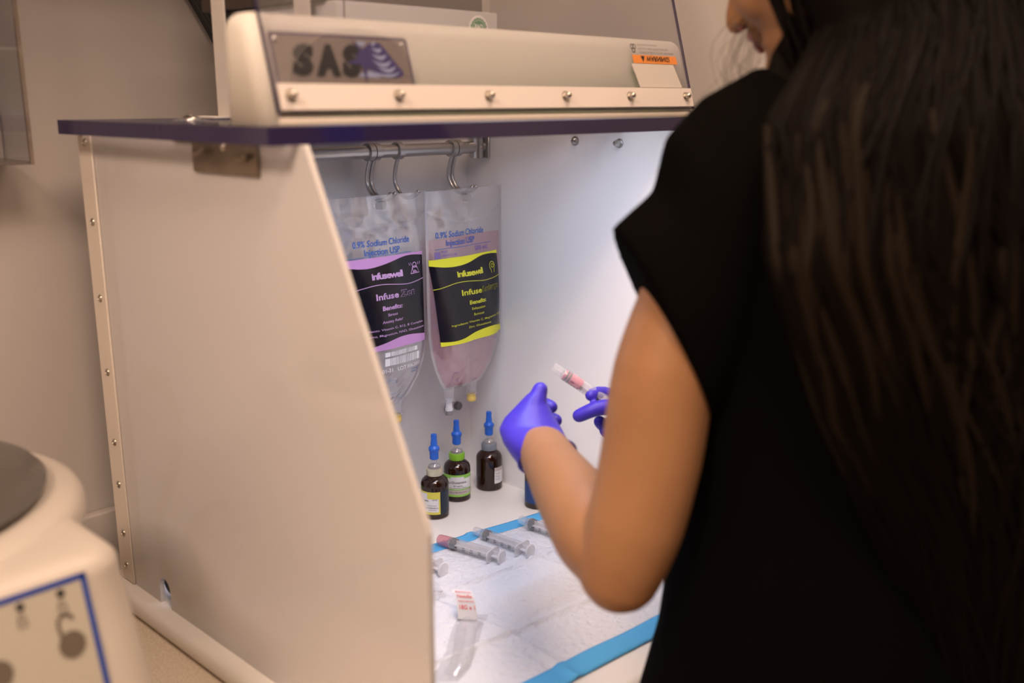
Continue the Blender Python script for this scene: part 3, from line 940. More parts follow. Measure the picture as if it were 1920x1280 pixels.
    for x, yellow in ((-0.041, False), (0.011 if pink else 0.020, True)):
        p_ = obj('port_tube', lathe([(0.009, 0.0), (0.0088, -0.008), (0.0075, -0.014), (0.0075, -0.020), (0.0098, -0.0205), (0.0098, -0.0225), (0.006, -0.023)], wp(x, 0.1960), (0, 0, 1), 20), 'film_seam', root)
        if yellow:
            obj('yellow_cap', lathe([(0.0062, 0), (0.0070, -0.001), (0.0064, -0.004), (0.0070, -0.0065), (0.0072, -0.0105), (0.006, -0.0125), (0.0001, -0.0126)], wp(x, 0.1730), (0, 0, 1), 18), 'cap_yellow', p_)
        else:
            obj('port_sleeve', lathe([(0.0052, 0), (0.0052, -0.012), (0.0062, -0.014), (0.0060, -0.018), (0.0001, -0.0185)], wp(x, 0.1750), (0, 0, 1), 18), 'port_grey', p_)
            obj('rubber_plug', lathe([(0.0055, 0), (0.0055, -0.006), (0.0001, -0.0065)], wp(x, 0.1565), (0, 0, 1), 18), 'rubber', p_)
    return root

make_bag('infusion_bag', 0.862, 1.086, 0.0, 'clear infusion bag with a black label banded in lilac, half behind the side panel', 'bag', 'lilac_ink', 'lilac', 'Zen',
         (('Stress', 0.065), ('Anxiety Relief', 0.135)), (('Ingredients: Vitamin C, B12, B Complex,', 0.12, 0.965), ('L-Carnitine, Magnesium, NAD, Glutathione', 0.10, 0.975)), False)
make_bag('infusion_bag', 1.020, 1.083, math.radians(5), 'pink tinted infusion bag with a black label banded in yellow', 'bag', 'lime_ink', 'lime', 'Recharge',
         (('Exhaustion', 0.10), ('Burnout', 0.075)), (('Ingredients: Vitamin C, Magnesium, B12,', 0.14, 0.98), ('Zinc, Glutathione', 0.38, 0.74)), True)

# ---------------- vials
VR = 0.0213
def face_cam(x, y): return math.atan2(-y, -x)
def cyl_patch(nm, a0, a1, z0, z1, r, m, parent, n=24):
    bm = B(); prev = None
    for k in range(n + 1):
        a = math.radians(a0 + (a1 - a0) * k / n)
        cur = [bm.verts.new((r * math.cos(a), r * math.sin(a), z0)), bm.verts.new((r * math.cos(a), r * math.sin(a), z1))]
        if prev: bm.faces.new((prev[0], cur[0], cur[1], prev[1]))
        prev = cur
    return obj(nm, bm, m, parent, world=False)
def make_vial(x, y, label, ring, kind):
    t = thing('medicine_vial', (x, y, 0.0), label, 'vial', 'amber vials on the hood floor', face_cam(x, y))
    R = VR
    prof = [(R * 0.90, 0.0), (R, 0.0022), (R, 0.050), (R * 0.985, 0.0545), (R * 0.90, 0.0585), (R * 0.72, 0.0622), (R * 0.54, 0.0645), (R * 0.50, 0.067)]
    obj('bottle', lathe(prof, (0, 0, 0), n=40), 'amber', t, world=False)
    obj('crimp_ring', lathe([(0.0100, 0.0655), (0.0122, 0.066), (0.0126, 0.068), (0.0126, 0.0745), (0.0118, 0.0765), (0.0075, 0.0768)], n=32), ring, t, world=False)
    obj('stopper', lathe([(0.0095, 0.0766), (0.0095, 0.0795), (0.006, 0.0815), (0.0001, 0.082)], n=24), 'rubber', t, world=False)
    sp = obj('dispensing_spike', lathe([(0.0100, 0.0768), (0.0085, 0.081), (0.0042, 0.0845), (0.0040, 0.094), (0.001, 0.0945)], n=24), 'syringe_clear', t, world=False)
    pr = [(0.0060, 0.0905), (0.0068, 0.0915), (0.0068, 0.1020), (0.0073, 0.1035), (0.0083, 0.1050), (0.0084, 0.1085), (0.0070, 0.1100), (0.0052, 0.1120), (0.0050, 0.1180), (0.0046, 0.1190), (0.0044, 0.1240), (0.0047, 0.1250), (0.0043, 0.1295), (0.0001, 0.1300)]
    obj('blue_cap', lathe(pr, n=28), 'spike_blue', sp, world=False)
    def wr(r): return lambda x_, z_: (r * math.cos(x_ / VR), r * math.sin(x_ / VR), z_)
    if kind == 'yellow':
        lb = cyl_patch('label', -95, 22, 0.0085, 0.0445, R + 0.0002, 'label_yellow', t)
        cyl_patch('label_field', -95, 15, 0.0125, 0.0335, R + 0.0004, 'label_white', lb)
        cyl_patch('label_field', -95, -32, 0.0335, 0.042, R + 0.0004, 'label_white', lb)
        cyl_patch('label_side', 26, 80, 0.0085, 0.0445, R + 0.0002, 'label_navy', lb)
        rows = [('amine', -0.017, -0.010, 0.0295, 0.0030), ('NDC 7033', -0.004, 0.0035, 0.0315, 0.0018), ('For intravenous use only', -0.012, 0.0020, 0.0225, 0.0014), ('must be diluted before use', -0.014, 0.0040, 0.0185, 0.0022), ('Rx only 30 mL', -0.010, 0.002, 0.0155, 0.0014)]
        for s_, a_, b_, z_, h_ in rows:
            fit_text('label_text', s_, 'black_ink', lb, wr(R + 0.0006), a_, b_, z_, h_, world=False, off=0.01)
    elif kind == 'green':
        lb = cyl_patch('label', -100, 100, 0.0095, 0.0455, R + 0.0002, 'label_green', t)
        cyl_patch('label_field', -52, 75, 0.0225, 0.0395, R + 0.0004, 'label_white', lb)
        cyl_patch('label_field', -28, 30, 0.0395, 0.0425, R + 0.0004, 'label_white', lb)
        cyl_patch('label_field', -52, 75, 0.0130, 0.0205, R + 0.0004, 'sticker_back', lb)
        for s_, a_, b_, z_, h_ in (('L-Glutamine', -0.014, 0.015, 0.0315, 0.0040), ('30 mg/mL', -0.006, 0.009, 0.0265, 0.0024), ('For intravenous infusion', -0.012, 0.016, 0.0235, 0.0016), ('30 mL Multiple Dose', -0.012, 0.016, 0.0160, 0.0016)):
            fit_text('label_text', s_, 'black_ink', lb, wr(R + 0.0006), a_, b_, z_, h_, world=False, off=0.01)
    elif kind == 'white':
        lb = cyl_patch('label', 24, 120, 0.0130, 0.0400, R + 0.0002, 'label_white', t)
        cyl_patch('label_field', 24, 120, 0.0340, 0.0400, R + 0.0004, 'sticker_back', lb)
        for s_, z_ in (('Acetyl', 0.0290), ('20 mL', 0.0240), ('Rx only', 0.0190)):
            fit_text('label_text', s_, 'grey_ink', lb, wr(R + 0.0006), 0.011, 0.019, z_, 0.0022, world=False)
    else:
        lb = cyl_patch('label', -75, 100, 0.0095, 0.0440, R + 0.0002, 'label_blue', t)
        cyl_patch('label_field', 10, 90, 0.0250, 0.0400, R + 0.0004, 'label_navy', lb)
    return t
make_vial(0.9415, 1.0730, 'amber vial with a cream crimp ring and a yellow edged label', 'cap_cream', 'yellow')
make_vial(1.0110, 1.0980, 'amber vial with a green crimp ring and a green label', 'cap_green', 'green')
make_vial(1.0780, 1.0930, 'amber vial with a grey crimp ring and a white side label, in the rear corner', 'cap_grey', 'white')
make_vial(1.0790, 0.9850, 'dark vial with a blue label mostly hidden behind the forearm', 'cap_grey', 'blue')
make_vial(0.9050, 1.1200, 'amber vial just showing behind the sloping edge of the side panel', 'cap_cream', 'green')

# ---------------- absorbent underpad
pad = thing('underpad', (0.83, 0.82, 0.0), 'quilted white absorbent underpad with blue borders on the hood floor', 'pad')
BL, BR_, FL, FR = V((0.56, 1.052)), V((1.098, 0.950)), V((0.558, 0.640)), V((1.096, 0.597))
def padpt(u, v):
    p = FL.lerp(FR, u).lerp(BL.lerp(BR_, u), v)
    z = 0.0012
    for f in (0.31, 0.66):                       # two lengthwise fold ridges
        z += 0.0050 * math.exp(-((v - f - 0.01 * math.sin(u * 9)) / 0.009) ** 2)
    for f in (0.36, 0.70):
        z += 0.0034 * math.exp(-((u - f - 0.02 * math.sin(v * 5)) / 0.009) ** 2)
    z += 0.0018 * (1 + math.sin(u * 23 + v * 9) * math.sin(v * 17 - u * 6)) * 0.5
    z += 0.0012 * math.exp(-((v - 0.66 + (u - 0.5) * 0.5) / 0.012) ** 2)
    return V((p.x, p.y, z))
def padgrid(nm, u0, u1, v0, v1, m, nu, nv, par, lift=0.0):
    bm = B(); G = []
    for j in range(nv + 1):
        G.append([bm.verts.new(padpt(u0 + (u1 - u0) * i / nu, v0 + (v1 - v0) * j / nv) + V((0, 0, lift))) for i in range(nu + 1)])
    for j in range(nv):
        for i in range(nu):
            bm.faces.new((G[j][i], G[j][i + 1], G[j + 1][i + 1], G[j + 1][i]))
    o = obj(nm, bm, m, par)
    s_ = o.modifiers.new('thick', 'SOLIDIFY'); s_.thickness = 0.0008; s_.offset = -1
    return o
padgrid('pad_sheet', 0.0, 1.0, 0.085, 0.935, 'underpad', 110, 110, pad)
padgrid('blue_border', 0.0, 1.0, 0.935, 1.0, 'underpad_blue', 80, 6, pad, 0.0003)
padgrid('blue_border', 0.0, 1.0, 0.0, 0.085, 'underpad_blue', 80, 6, pad, 0.0003)

# ---------------- syringes
def make_syringe(p, d, label, fluid=None, cap=None, up=V((0, 0, 1)), scale=1.0, grp=True):
    t = thing('syringe', p, label, 'syringe', 'plastic syringes on the underpad' if grp else None)
    d = V(d).normalized(); p = V(p)
    k = scale
    def L(prof, n=24, off=0.0): return lathe([(r * k, (h + off) * k) for r, h in prof], p, d, n)
    b_ = obj('barrel', L([(0.0018, -0.004), (0.0022, 0.006), (0.0072, 0.0085), (0.0082, 0.011), (0.0082, 0.078), (0.0080, 0.079)]), 'syringe_clear', t)
    a, b2 = frame_of(d, up)
    side = d.cross(a)
    c = p + d * 0.0795 * k
    fl = rrect(-0.0155, 0.0155, -0.0085, 0.0085, 0.006)
    obj('finger_flange', prism([(q[0] * k, q[1] * k) for q in fl], lambda q: c + side * q[0] + a * q[1], lambda q: c + side * q[0] + a * q[1] + d * 0.002 * k), 'syringe_frost', t)
    obj('stopper', L([(0.0062, 0.011), (0.0078, 0.013), (0.0078, 0.0150), (0.0068, 0.0160), (0.0078, 0.0170), (0.0078, 0.0190), (0.0060, 0.0200)]), 'syringe_black', t)
    bm = B()
    for ang in (0, PI / 2):
        e1 = a * math.cos(ang) + side * math.sin(ang); e2 = d.cross(e1)
        pts = [p + d * h * k + e1 * s1 * 0.0058 * k + e2 * s2 * 0.0007 * k for h in (0.020, 0.0935) for s1, s2 in ((-1, -1), (1, -1), (1, 1), (-1, 1))]
        vs = [bm.verts.new(q) for q in pts]
        for f in ((0, 1, 2, 3), (4, 7, 6, 5), (0, 4, 5, 1), (1, 5, 6, 2), (2, 6, 7, 3), (3, 7, 4, 0)):
            bm.faces.new([vs[i] for i in f])
    pr = obj('plunger', bm, 'syringe_frost', t, smooth=False)
    obj('thumb_rest', L([(0.0092, 0.0935), (0.0098, 0.0942), (0.0098, 0.0958), (0.0092, 0.0965)]), 'syringe_frost', t)
    if cap: obj('tip_cap', L([(0.0040, -0.0115), (0.0070, -0.0105), (0.0078, 0.001), (0.0078, 0.0085)]), cap, t)
    else: obj('tip_cap', L([(0.0045, -0.0085), (0.0060, -0.008), (0.0064, 0.0065)]), 'syringe_clear', t)
    if fluid: obj('fluid', L([(0.0072, 0.0105), (0.0074, 0.012), (0.0074, 0.036), (0.0072, 0.0365)]), fluid, t)
    # graduations on the side turned to the viewer
    vd = (V((0, 0, CZ)) - p); 
    e1 = (vd - d * vd.dot(d)).normalized()
    e2 = d.cross(e1)
    e1 = (e1 * 0.72 - V((0, 0, 1)) * 0.5); e1 = (e1 - d * e1.dot(d)).normalized(); e2 = d.cross(e1)
    def sf(x, y):
        an = y / (0.0082 * k)
        return p + d * x + (e1 * math.cos(an) - e2 * math.sin(an)) * (0.0085 * k)
    bm = B()
    for i in range(13):
        x = (0.020 + i * 0.0045) * k; h = 0.0035 * k if i % 3 == 0 else 0.0018 * k
        q = [bm.verts.new(sf(*s_)) for s_ in ((x, -0.004 * k), (x + 0.0006 * k, -0.004 * k), (x + 0.0006 * k, -0.004 * k + h), (x, -0.004 * k + h))]
        bm.faces.new(q)
    obj('graduation_marks', bm, 'black_ink', b_, smooth=False)
    for i, s_ in enumerate(('5', '10', '15', '20')):
        x = (0.0215 + i * 0.0135) * k
        me = text_mesh(s_, 0.0062 * k, off=0.0)
        for v in me.vertices:
            v.co = sf(x + v.co.y, -v.co.x + 0.0015 * k)
        link('graduation_number', me, 'black_ink', b_, smooth=False)
    return t
make_syringe((0.8720, 0.9735, 0.0115), (0.20, -0.98, 0.0), 'empty syringe with a pink tip, at the left of the two beside each other', cap='clear_pink')
make_syringe((0.9255, 0.9600, 0.0115), (0.07, -1.0, 0.0), 'empty syringe with a clear tip, between the pink tipped one and the forearm')
make_syringe((1.0000, 0.9400, 0.0115), (0.03, -1.0, 0.0), 'empty syringe with only its black stopper showing past the forearm')
make_syringe((0.8010, 1.0050, 0.0115), (0.10, -0.99, 0.0), 'empty syringe with only its thumb rest showing past the side panel')

# ---------------- opened needle pouch
t = thing('needle_pouch', (0.70, 0.77, 0.002), 'peeled open clear needle blister with a printed paper flap', 'packaging')
def blister(pts, wid, hgt, m, nm, par):
    rings = []
    P_, W_ = smooth_path(pts, wid, 5)
    _, H2 = smooth_path(pts, hgt, 5)
    for i, q in enumerate(P_):
        d = (P_[min(i + 1, len(P_) - 1)] - P_[max(i - 1, 0)]).normalized()
        s_ = d.cross(V((0, 0, 1))).normalized()
        ring = []
        for k in range(13):
            a = PI * k / 12
            ring.append(q + s_ * (math.cos(a) * W_[i]) + V((0, 0, 1)) * (math.sin(a) ** 0.8 * H2[i]))
        rings.append(ring)
    bm = loft(rings, cap=False, closed=False)
    return obj(nm, bm, m, par)
bl = blister([(0.655, 0.727, 0.005), (0.677, 0.735, 0.004), (0.705, 0.758, 0.0035), (0.735, 0.785, 0.0035), (0.760, 0.797, 0.004)], [0.009, 0.0115, 0.0125, 0.0125, 0.014], [0.002, 0.010, 0.012, 0.011, 0.003], 'film_bright' if False else 'syringe_clear', 'blister', t)
bm = B()
prev = None
for q in [(0.640, 0.726), (0.668, 0.736), (0.70, 0.758), (0.735, 0.786), (0.765, 0.805)]:
    d = V((0.72, 0.69, 0)); s_ = d.cross(V((0, 0, 1)))
    cur = [bm.verts.new(V((*q, 0.0048)) + s_ * 0.019), bm.verts.new(V((*q, 0.0042)) - s_ * 0.017)]
    if prev: bm.faces.new((prev[0], cur[0], cur[1], prev[1]))
    prev = cur
obj('backing_film', bm, 'syringe_clear', t)
# curled paper flap with red print
def flap(x, y):
    # x across the flap (world -> right), y up along the curl
    base = V((0.7500, 0.7990, 0.004))
    du = V((0.60, -0.80, 0.0)); dl = V((0.45, 0.60, 0.0))
    return base + du * (x) + dl * (y * 0.55) + V((0, 0, 1)) * (0.002 + 0.030 * math.sin(min(1, max(0, y / 0.042)) * PI * 0.5)) - du * 0.006 * (y / 0.04) ** 2
bm = B(); G = []
for j in range(9):
    G.append([bm.verts.new(flap(-0.012 + 0.024 * i / 6, 0.042 * j / 8)) for i in range(7)])
for j in range(8):
    for i in range(6): bm.faces.new((G[j][i], G[j][i + 1], G[j + 1][i + 1], G[j + 1][i]))
fl_ = obj('paper_flap', bm, 'label_white', t)
for s_, y_, h_, a_, b_ in (('McKESSON', 0.033, 0.0038, -0.009, 0.010), ('Needle', 0.024, 0.0050, -0.009, 0.009), ('hypodermic', 0.0185, 0.0022, -0.009, 0.010), ('18G x 1', 0.010, 0.0048, -0.009, 0.010)):
    fit_text('flap_text', s_, 'red_ink', fl_, lambda x, y: flap(x, y) + V((-0.0004, -0.0006, 0.0006)), a_, b_, y_, h_, off=0.01)

t = thing('blister_wrapper', (0.745, 0.90, 0.002), 'crumpled clear plastic wrapper half hidden behind the side panel edge', 'packaging')
blister([(0.700, 0.880, 0.004), (0.735, 0.885, 0.004), (0.760, 0.887, 0.004)], [0.018, 0.020, 0.014], [0.006, 0.014, 0.006], 'syringe_clear', 'blister', t)
bm = B(); rnd = random.Random(5); G = []
for j in range(9):
    G.append([bm.verts.new((0.69 + 0.085 * i / 10 + 0.004 * rnd.random(), 0.845 + 0.05 * j / 8 + 0.02 * i / 10, 0.005 + 0.010 * rnd.random())) for i in range(11)])
for j in range(8):
    for i in range(10): bm.faces.new((G[j][i], G[j][i + 1], G[j + 1][i + 1], G[j + 1][i]))
obj('wrapper_film', bm, 'syringe_clear', t)

# ---------------- power lead inside, seen dimly through the frosted panel
t = thing('power_cord', (0.545, 1.13, 0.006), 'grey power cord and plug seen dimly through the frosted side panel', 'cord')
cx_ = 0.5335
pts = [(cx_, 1.1180, 0.283), (cx_, 1.0850, 0.278), (cx_, 1.068, 0.250), (cx_, 1.073, 0.215), (cx_, 1.090, 0.175), (cx_, 1.118, 0.135), (cx_, 1.138, 0.100), (cx_, 1.135, 0.060), (cx_, 1.125, 0.020), (cx_, 1.105, 0.0105), (cx_, 1.070, 0.018), (cx_, 1.040, 0.042), (cx_, 1.052, 0.060)]
obj('lead', tube(pts, 0.0062, 10, round_ends=True, sub=6), 'grey_hose', t)
obj('plug', box((0.525, 1.100, 0.272), (0.550, 1.150, 0.300), 0.008, 4), 'grey_hose', t)
obj('coil', tube([(cx_ + 0.008, 1.062, 0.055), (cx_ + 0.01, 1.082, 0.080), (cx_ + 0.01, 1.068, 0.115), (cx_ + 0.01, 1.020, 0.150), (cx_ + 0.01, 0.985, 0.165)], 0.0055, 10, round_ends=True, sub=6), 'grey_hose', t)

# ================================================================ ON THE WALL
t = thing('acrylic_holder', (0.40, 1.29, 0.54), 'clear acrylic dispenser box fixed to the wall at the left', 'holder')
hx0, hx1, hy0, hz0, hz1 = 0.22, 0.462, 1.225, 0.545, 0.86
obj('side_wall', box((hx1 - 0.003, hy0, hz0), (hx1, 1.31, hz1)), 'acrylic', t, smooth=False)
obj('side_wall', box((hx0, hy0, hz0), (hx0 + 0.003, 1.31, hz1)), 'acrylic', t, smooth=False)
obj('front_wall', box((hx0 + 0.003, hy0, hz0), (hx1 - 0.003, hy0 + 0.003, hz1)), 'acrylic', t, smooth=False)
obj('bottom', box((hx0 + 0.003, hy0 + 0.003, hz0), (hx1 - 0.003, 1.31, hz0 + 0.004)), 'acrylic_edge', t, smooth=False)
obj('edge', box((hx1 - 0.0035, hy0 - 0.001, hz0), (hx1 + 0.0005, hy0 + 0.0035, hz1)), 'acrylic_edge', t, smooth=False)
obj('card', box((hx0 + 0.02, 1.285, hz0 + 0.008), (0.432, 1.300, hz0 + 0.17)), 'wall', t, smooth=False)

t = thing('hanging_cable', (0.74, 1.29, 0.75), 'black flat cable bundle hanging down the wall behind the hood', 'cable')
for k in range(3):
    dx = k * 0.0065
    obj('strand', tube([(0.690 + dx, 1.302, 0.80), (0.7215 + dx, 1.300, 0.748), (0.744 + dx, 1.300, 0.710), (0.757 + dx * 0.7, 1.300, 0.685), (0.764 + dx * 0.5, 1.300, 0.660), (0.767 + dx * 0.3, 1.300, 0.60), (0.768, 1.300, 0.50)], 0.0040, 8, sub=4), 'cable', t)

# ================================================================ CENTRIFUGE
cf = thing('centrifuge', (0.13, 0.95, -0.026), 'cream benchtop centrifuge with a dark lid and a blue framed key panel', 'centrifuge')
def fy(z): return 0.7297 + (z - 0.1627) * 0.308
def rr_ring(x0, x1, y0, y1, z, r, lean=True, n=7):
    out = []
    for cx_, cy_, a0 in ((x1 - r, y1 - r, 0), (x0 + r, y1 - r, PI / 2), (x0 + r, y0 + r, PI), (x1 - r, y0 + r, 3 * PI / 2)):
        out += [V((cx_ + r * math.cos(a0 + k * PI / 2 / n), cy_ + r * math.sin(a0 + k * PI / 2 / n), z)) for k in range(n + 1)]
    return out
rings = []
for z, ins, r in ((-0.020, 0.006, 0.035), (-0.012, 0.0, 0.035), (0.05, 0.0, 0.035), (0.13, 0.001, 0.035), (0.20, 0.004, 0.036), (0.240, 0.006, 0.037)):
    rings.append(rr_ring(-0.055 + ins, 0.334 - ins, fy(z), 1.20 - ins, z, r))
for k in range(1, 7):
    a = k * PI / 2 / 6
    ins = 0.006 + 0.022 * (1 - math.cos(a)); z = 0.240 + 0.022 * math.sin(a)
    rings.append(rr_ring(-0.055 + ins, 0.334 - ins, fy(0.240) + 0.022 * (1 - math.cos(a)), 1.20 - ins, z, 0.037 - 0.012 * math.sin(a)))
obj('body', loft(rings), 'cent_body', cf)
LC = (0.168, 0.985)
obj('lid_bezel', lathe([(0.203, 0.245), (0.203, 0.254), (0.199, 0.262), (0.190, 0.267), (0.174, 0.268), (0.150, 0.266)], (LC[0], LC[1], 0), n=72), 'cent_body', cf)
lid = obj('lid', lathe([(0.150, 0.262), (0.162, 0.267), (0.171, 0.273), (0.172, 0.278), (0.167, 0.284), (0.153, 0.289), (0.125, 0.293), (0.09, 0.2955), (0.04, 0.297), (0.0005, 0.2975)], (LC[0], LC[1], 0), n=72), 'cent_lid', cf)
obj('hinge_cover', box((0.10, 1.130, 0.262), (0.235, 1.180, 0.300), 0.012, 4), 'cent_body', cf)
pn = V((0, -1, 0.308)).normalized()
def cp(x, z, d=0.0): return V((x, fy(z), z)) + pn * d
obj('key_panel', prism(rrect(-0.005, 0.2905, 0.02, 0.2515, 0.004), lambda p: cp(p[0], p[1], 0.0012), lambda p: cp(p[0], p[1], -0.001)), 'cent_panel', cf, smooth=False)
def cstrip(nm, a, b_, wd, m, par=cf, d=0.0018):
    dx, dz = b_[0] - a[0], b_[1] - a[1]; L = math.hypot(dx, dz); nx, nz = -dz / L * wd / 2, dx / L * wd / 2
    ex, ez = dx / L * wd / 2, dz / L * wd / 2
    q = [(a[0] + nx - ex, a[1] + nz - ez), (b_[0] + nx + ex, b_[1] + nz + ez), (b_[0] - nx + ex, b_[1] - nz + ez), (a[0] - nx - ex, a[1] - nz - ez)]
    return obj(nm, prism(q, lambda p: cp(p[0], p[1], d), lambda p: cp(p[0], p[1], d - 0.0006)), m, par, smooth=False)
cstrip('blue_frame', (0.000, 0.2490), (0.2865, 0.2490), 0.0045, 'cent_blue')
cstrip('blue_frame', (0.2865, 0.2490), (0.2865, 0.025), 0.0045, 'cent_blue')
cstrip('blue_frame', (0.2865, 0.025), (0.000, 0.025), 0.0045, 'cent_blue')
cstrip('blue_frame', (0.000, 0.025), (0.000, 0.2490), 0.0045, 'cent_blue')
def cdisc(nm, x, z, r, m, d=0.002):
    return obj(nm, prism([(x + r * math.cos(a), z + r * math.sin(a)) for a in [2 * PI * k / 28 for k in range(28)]], lambda p: cp(p[0], p[1], d), lambda p: cp(p[0], p[1], 0.001)), m, cf, smooth=False)
cdisc('indicator_dot', 0.2672, 0.2412, 0.0031, 'dark_hole')
cdisc('indicator_dot', 0.2365, 0.2412, 0.0031, 'dark_hole')
cdisc('lock_button', 0.2676, 0.2016, 0.0103, 'cent_button')
cdisc('round_key', 0.2120, 0.1995, 0.0103, 'cent_button')
def carc(nm, x, z, r, a0, a1, wd, m, tail=None):
    pts = [(x + r * math.cos(a0 + (a1 - a0) * k / 12), z + r * math.sin(a0 + (a1 - a0) * k / 12)) for k in range(13)]
    if tail: pts += tail
    bm = B(); prev = None
    for i, p in enumerate(pts):
        p2, p1 = pts[min(i + 1, len(pts) - 1)], pts[max(i - 1, 0)]
        dx, dz = p2[0] - p1[0], p2[1] - p1[1]; L = math.hypot(dx, dz) or 1
        cur = [bm.verts.new(cp(p[0] - dz / L * wd / 2, p[1] + dx / L * wd / 2, 0.002)), bm.verts.new(cp(p[0] + dz / L * wd / 2, p[1] - dx / L * wd / 2, 0.002))]
        if prev: bm.faces.new((prev[0], prev[1], cur[1], cur[0]))
        prev = cur
    return obj(nm, bm, m, cf, smooth=False)
carc('lock_shackle', 0.2660, 0.2190, 0.0058, 0.1, PI * 1.02, 0.0028, 'cent_button', tail=[(0.2610, 0.2090)])
for x in (0.2665, 0.2360):
    carc('lock_symbol', x, 0.2340, 0.0020, 0, PI, 0.0009, 'cent_button', tail=[(x - 0.0020, 0.2315)])
    q = [(x - 0.003, 0.2315), (x + 0.003, 0.2315), (x + 0.003, 0.2265), (x - 0.003, 0.2265), (x - 0.003, 0.2315)]
    for a_, b_ in zip(q, q[1:]): cstrip('lock_symbol', a_, b_, 0.0008, 'cent_button')
fit_text('panel_text', 'OPEN', 'cent_blue', cf, lambda x, z: cp(x, z, 0.002), 0.262, 0.274, 0.158, 0.004)
for x in (0.0, 0.28):
    for y in (0.72, 1.15):
        obj('rubber_foot', cyl((x, y, -0.026), (x, y, -0.019), 0.012, 16), 'rubber', cf)

# ================================================================ PERSON
person = thing('person', (0.87, 0.38, -0.79), 'person with long dark hair, black top and violet gloves, reaching into the hood', 'person')

def vring(px, py, d, L, ang, minor, n=28, tilt=0.0):
    """ring with major half axis L along image angle, minor along the view axis"""
    c = at(px, py, d)
    m_ = RT * math.cos(ang) - UP * math.sin(ang)
    return ell(c, m_ * L, (FW + m_ * tilt).normalized() * minor, n)

body = B()
# torso, neck; the trunk is turned a little to the right
TR = math.radians(24)
def tring(z, x, y, a, b, n=32):
    return ell((x, y, z), (a * math.cos(TR), -a * math.sin(TR), 0), (b * math.sin(TR), b * math.cos(TR), 0), n)
CXs = [(-0.22, 0.855, 0.385, 0.160, 0.115), (-0.05, 0.86, 0.38, 0.165, 0.120), (0.10, 0.865, 0.38, 0.150, 0.110), (0.25, 0.875, 0.39, 0.155, 0.110), (0.40, 0.885, 0.40, 0.165, 0.110), (0.50, 0.885, 0.42, 0.165, 0.095), (0.545, 0.885, 0.43, 0.12, 0.075), (0.575, 0.885, 0.44, 0.060, 0.058), (0.62, 0.885, 0.45, 0.052, 0.055), (0.70, 0.885, 0.455, 0.05, 0.055)]
loft([tring(z, x, y, a, b) for z, x, y, a, b in CXs], body)
# legs
for s_ in (-1, 1):
    tube([(0.86 + s_ * 0.085, 0.385, -0.20), (0.865 + s_ * 0.09, 0.395, -0.45), (0.865 + s_ * 0.09, 0.385, -0.73)], [0.085, 0.055, 0.038], 20, body, True, sub=3)
    tube([(0.865 + s_ * 0.09, 0.37, -0.765), (0.865 + s_ * 0.10, 0.50, -0.775)], [0.022, 0.018], 14, body, True)
# left arm
tube([at(1375, 400, 0.880), at(1305, 540, 0.870), at(1247, 700, 0.865), at(1220, 860, 0.870), at(1190, 985, 0.875), at(1163, 1070, 0.885)], [0.040, 0.044, 0.0455, 0.0445, 0.043, 0.0375], 28, body, True, sub=4)
tube([at(1166, 1052, 0.885), at(1120, 1000, 0.925), at(1078, 938, 0.985), at(1045, 888, 1.055), at(1021, 846, 1.125)], [0.0385, 0.0420, 0.0375, 0.0325, 0.0290], 28, body, True, sub=4)
# right arm
RW = at(1218, 800, 1.325)
tube([(1.035, 0.335, 0.49), (1.085, 0.33, 0.36), (1.115, 0.36, 0.235)], [0.046, 0.043, 0.038], 24, body, True, sub=4)
tube([(1.115, 0.36, 0.232), (1.095, 0.50, 0.235), (1.060, 0.62, 0.238), RW], [0.038, 0.040, 0.033, 0.028], 24, body, True, sub=4)

# hands: chains shared by the hand inside and the glove around it
def left_hand(bm, g, cuff):
    def rg(px, py, d, L, ang, minor, lift, n=32):
        m_ = RT * math.cos(ang) - UP * math.sin(ang)
        return ell(at(px, py, d), m_ * L, (UP * lift - FW).normalized() * minor, n)
    k = 0.0325 if cuff else 0.026
    rings = [rg(1026, 856, 1.118, k, -0.20, k * 1.02, 0.85), rg(1016, 845, 1.128, 0.0350 + g, -0.12, 0.0290 + g, 0.6), rg(1004, 828, 1.142, 0.0370 + g, -0.05, 0.0270 + g, 0.4),
             rg(994, 804, 1.158, 0.0368 + g, -0.02, 0.0245 + g, 0.2), rg(992, 781, 1.166, 0.0292 + g, -0.05, 0.0215 + g, 0.1), rg(998, 757, 1.170, 0.0180 + g, -0.05, 0.0155 + g, 0.0), rg(1007, 740, 1.170, 0.0115 + g, 0.1, 0.0108 + g, 0.0)]
    loft(rings, bm)
    f = [([at(1003, 760, 1.168), at(1008, 744, 1.170), at(1013, 730, 1.172)], [0.0120, 0.0105, 0.0094]),
         ([at(985, 775, 1.190), at(1000, 762, 1.215), at(1018, 757, 1.222), at(1034, 763, 1.215)], [0.0110, 0.0098, 0.0090, 0.0082]),
         ([at(975, 785, 1.200), at(990, 778, 1.235), at(1018, 780, 1.248), at(1042, 788, 1.235)], [0.0110, 0.0098, 0.0092, 0.0086]),
         ([at(970, 800, 1.195), at(985, 795, 1.235), at(1012, 795, 1.250), at(1036, 802, 1.232)], [0.0108, 0.0096, 0.0088, 0.0080]),
         ([at(970, 815, 1.180), at(985, 812, 1.222), at(1008, 810, 1.235), at(1028, 812, 1.220)], [0.0098, 0.0085, 0.0080, 0.0074])]
    for p_, r_ in f:
        tube(p_, [q + g for q in r_], 16, bm, True, sub=3)
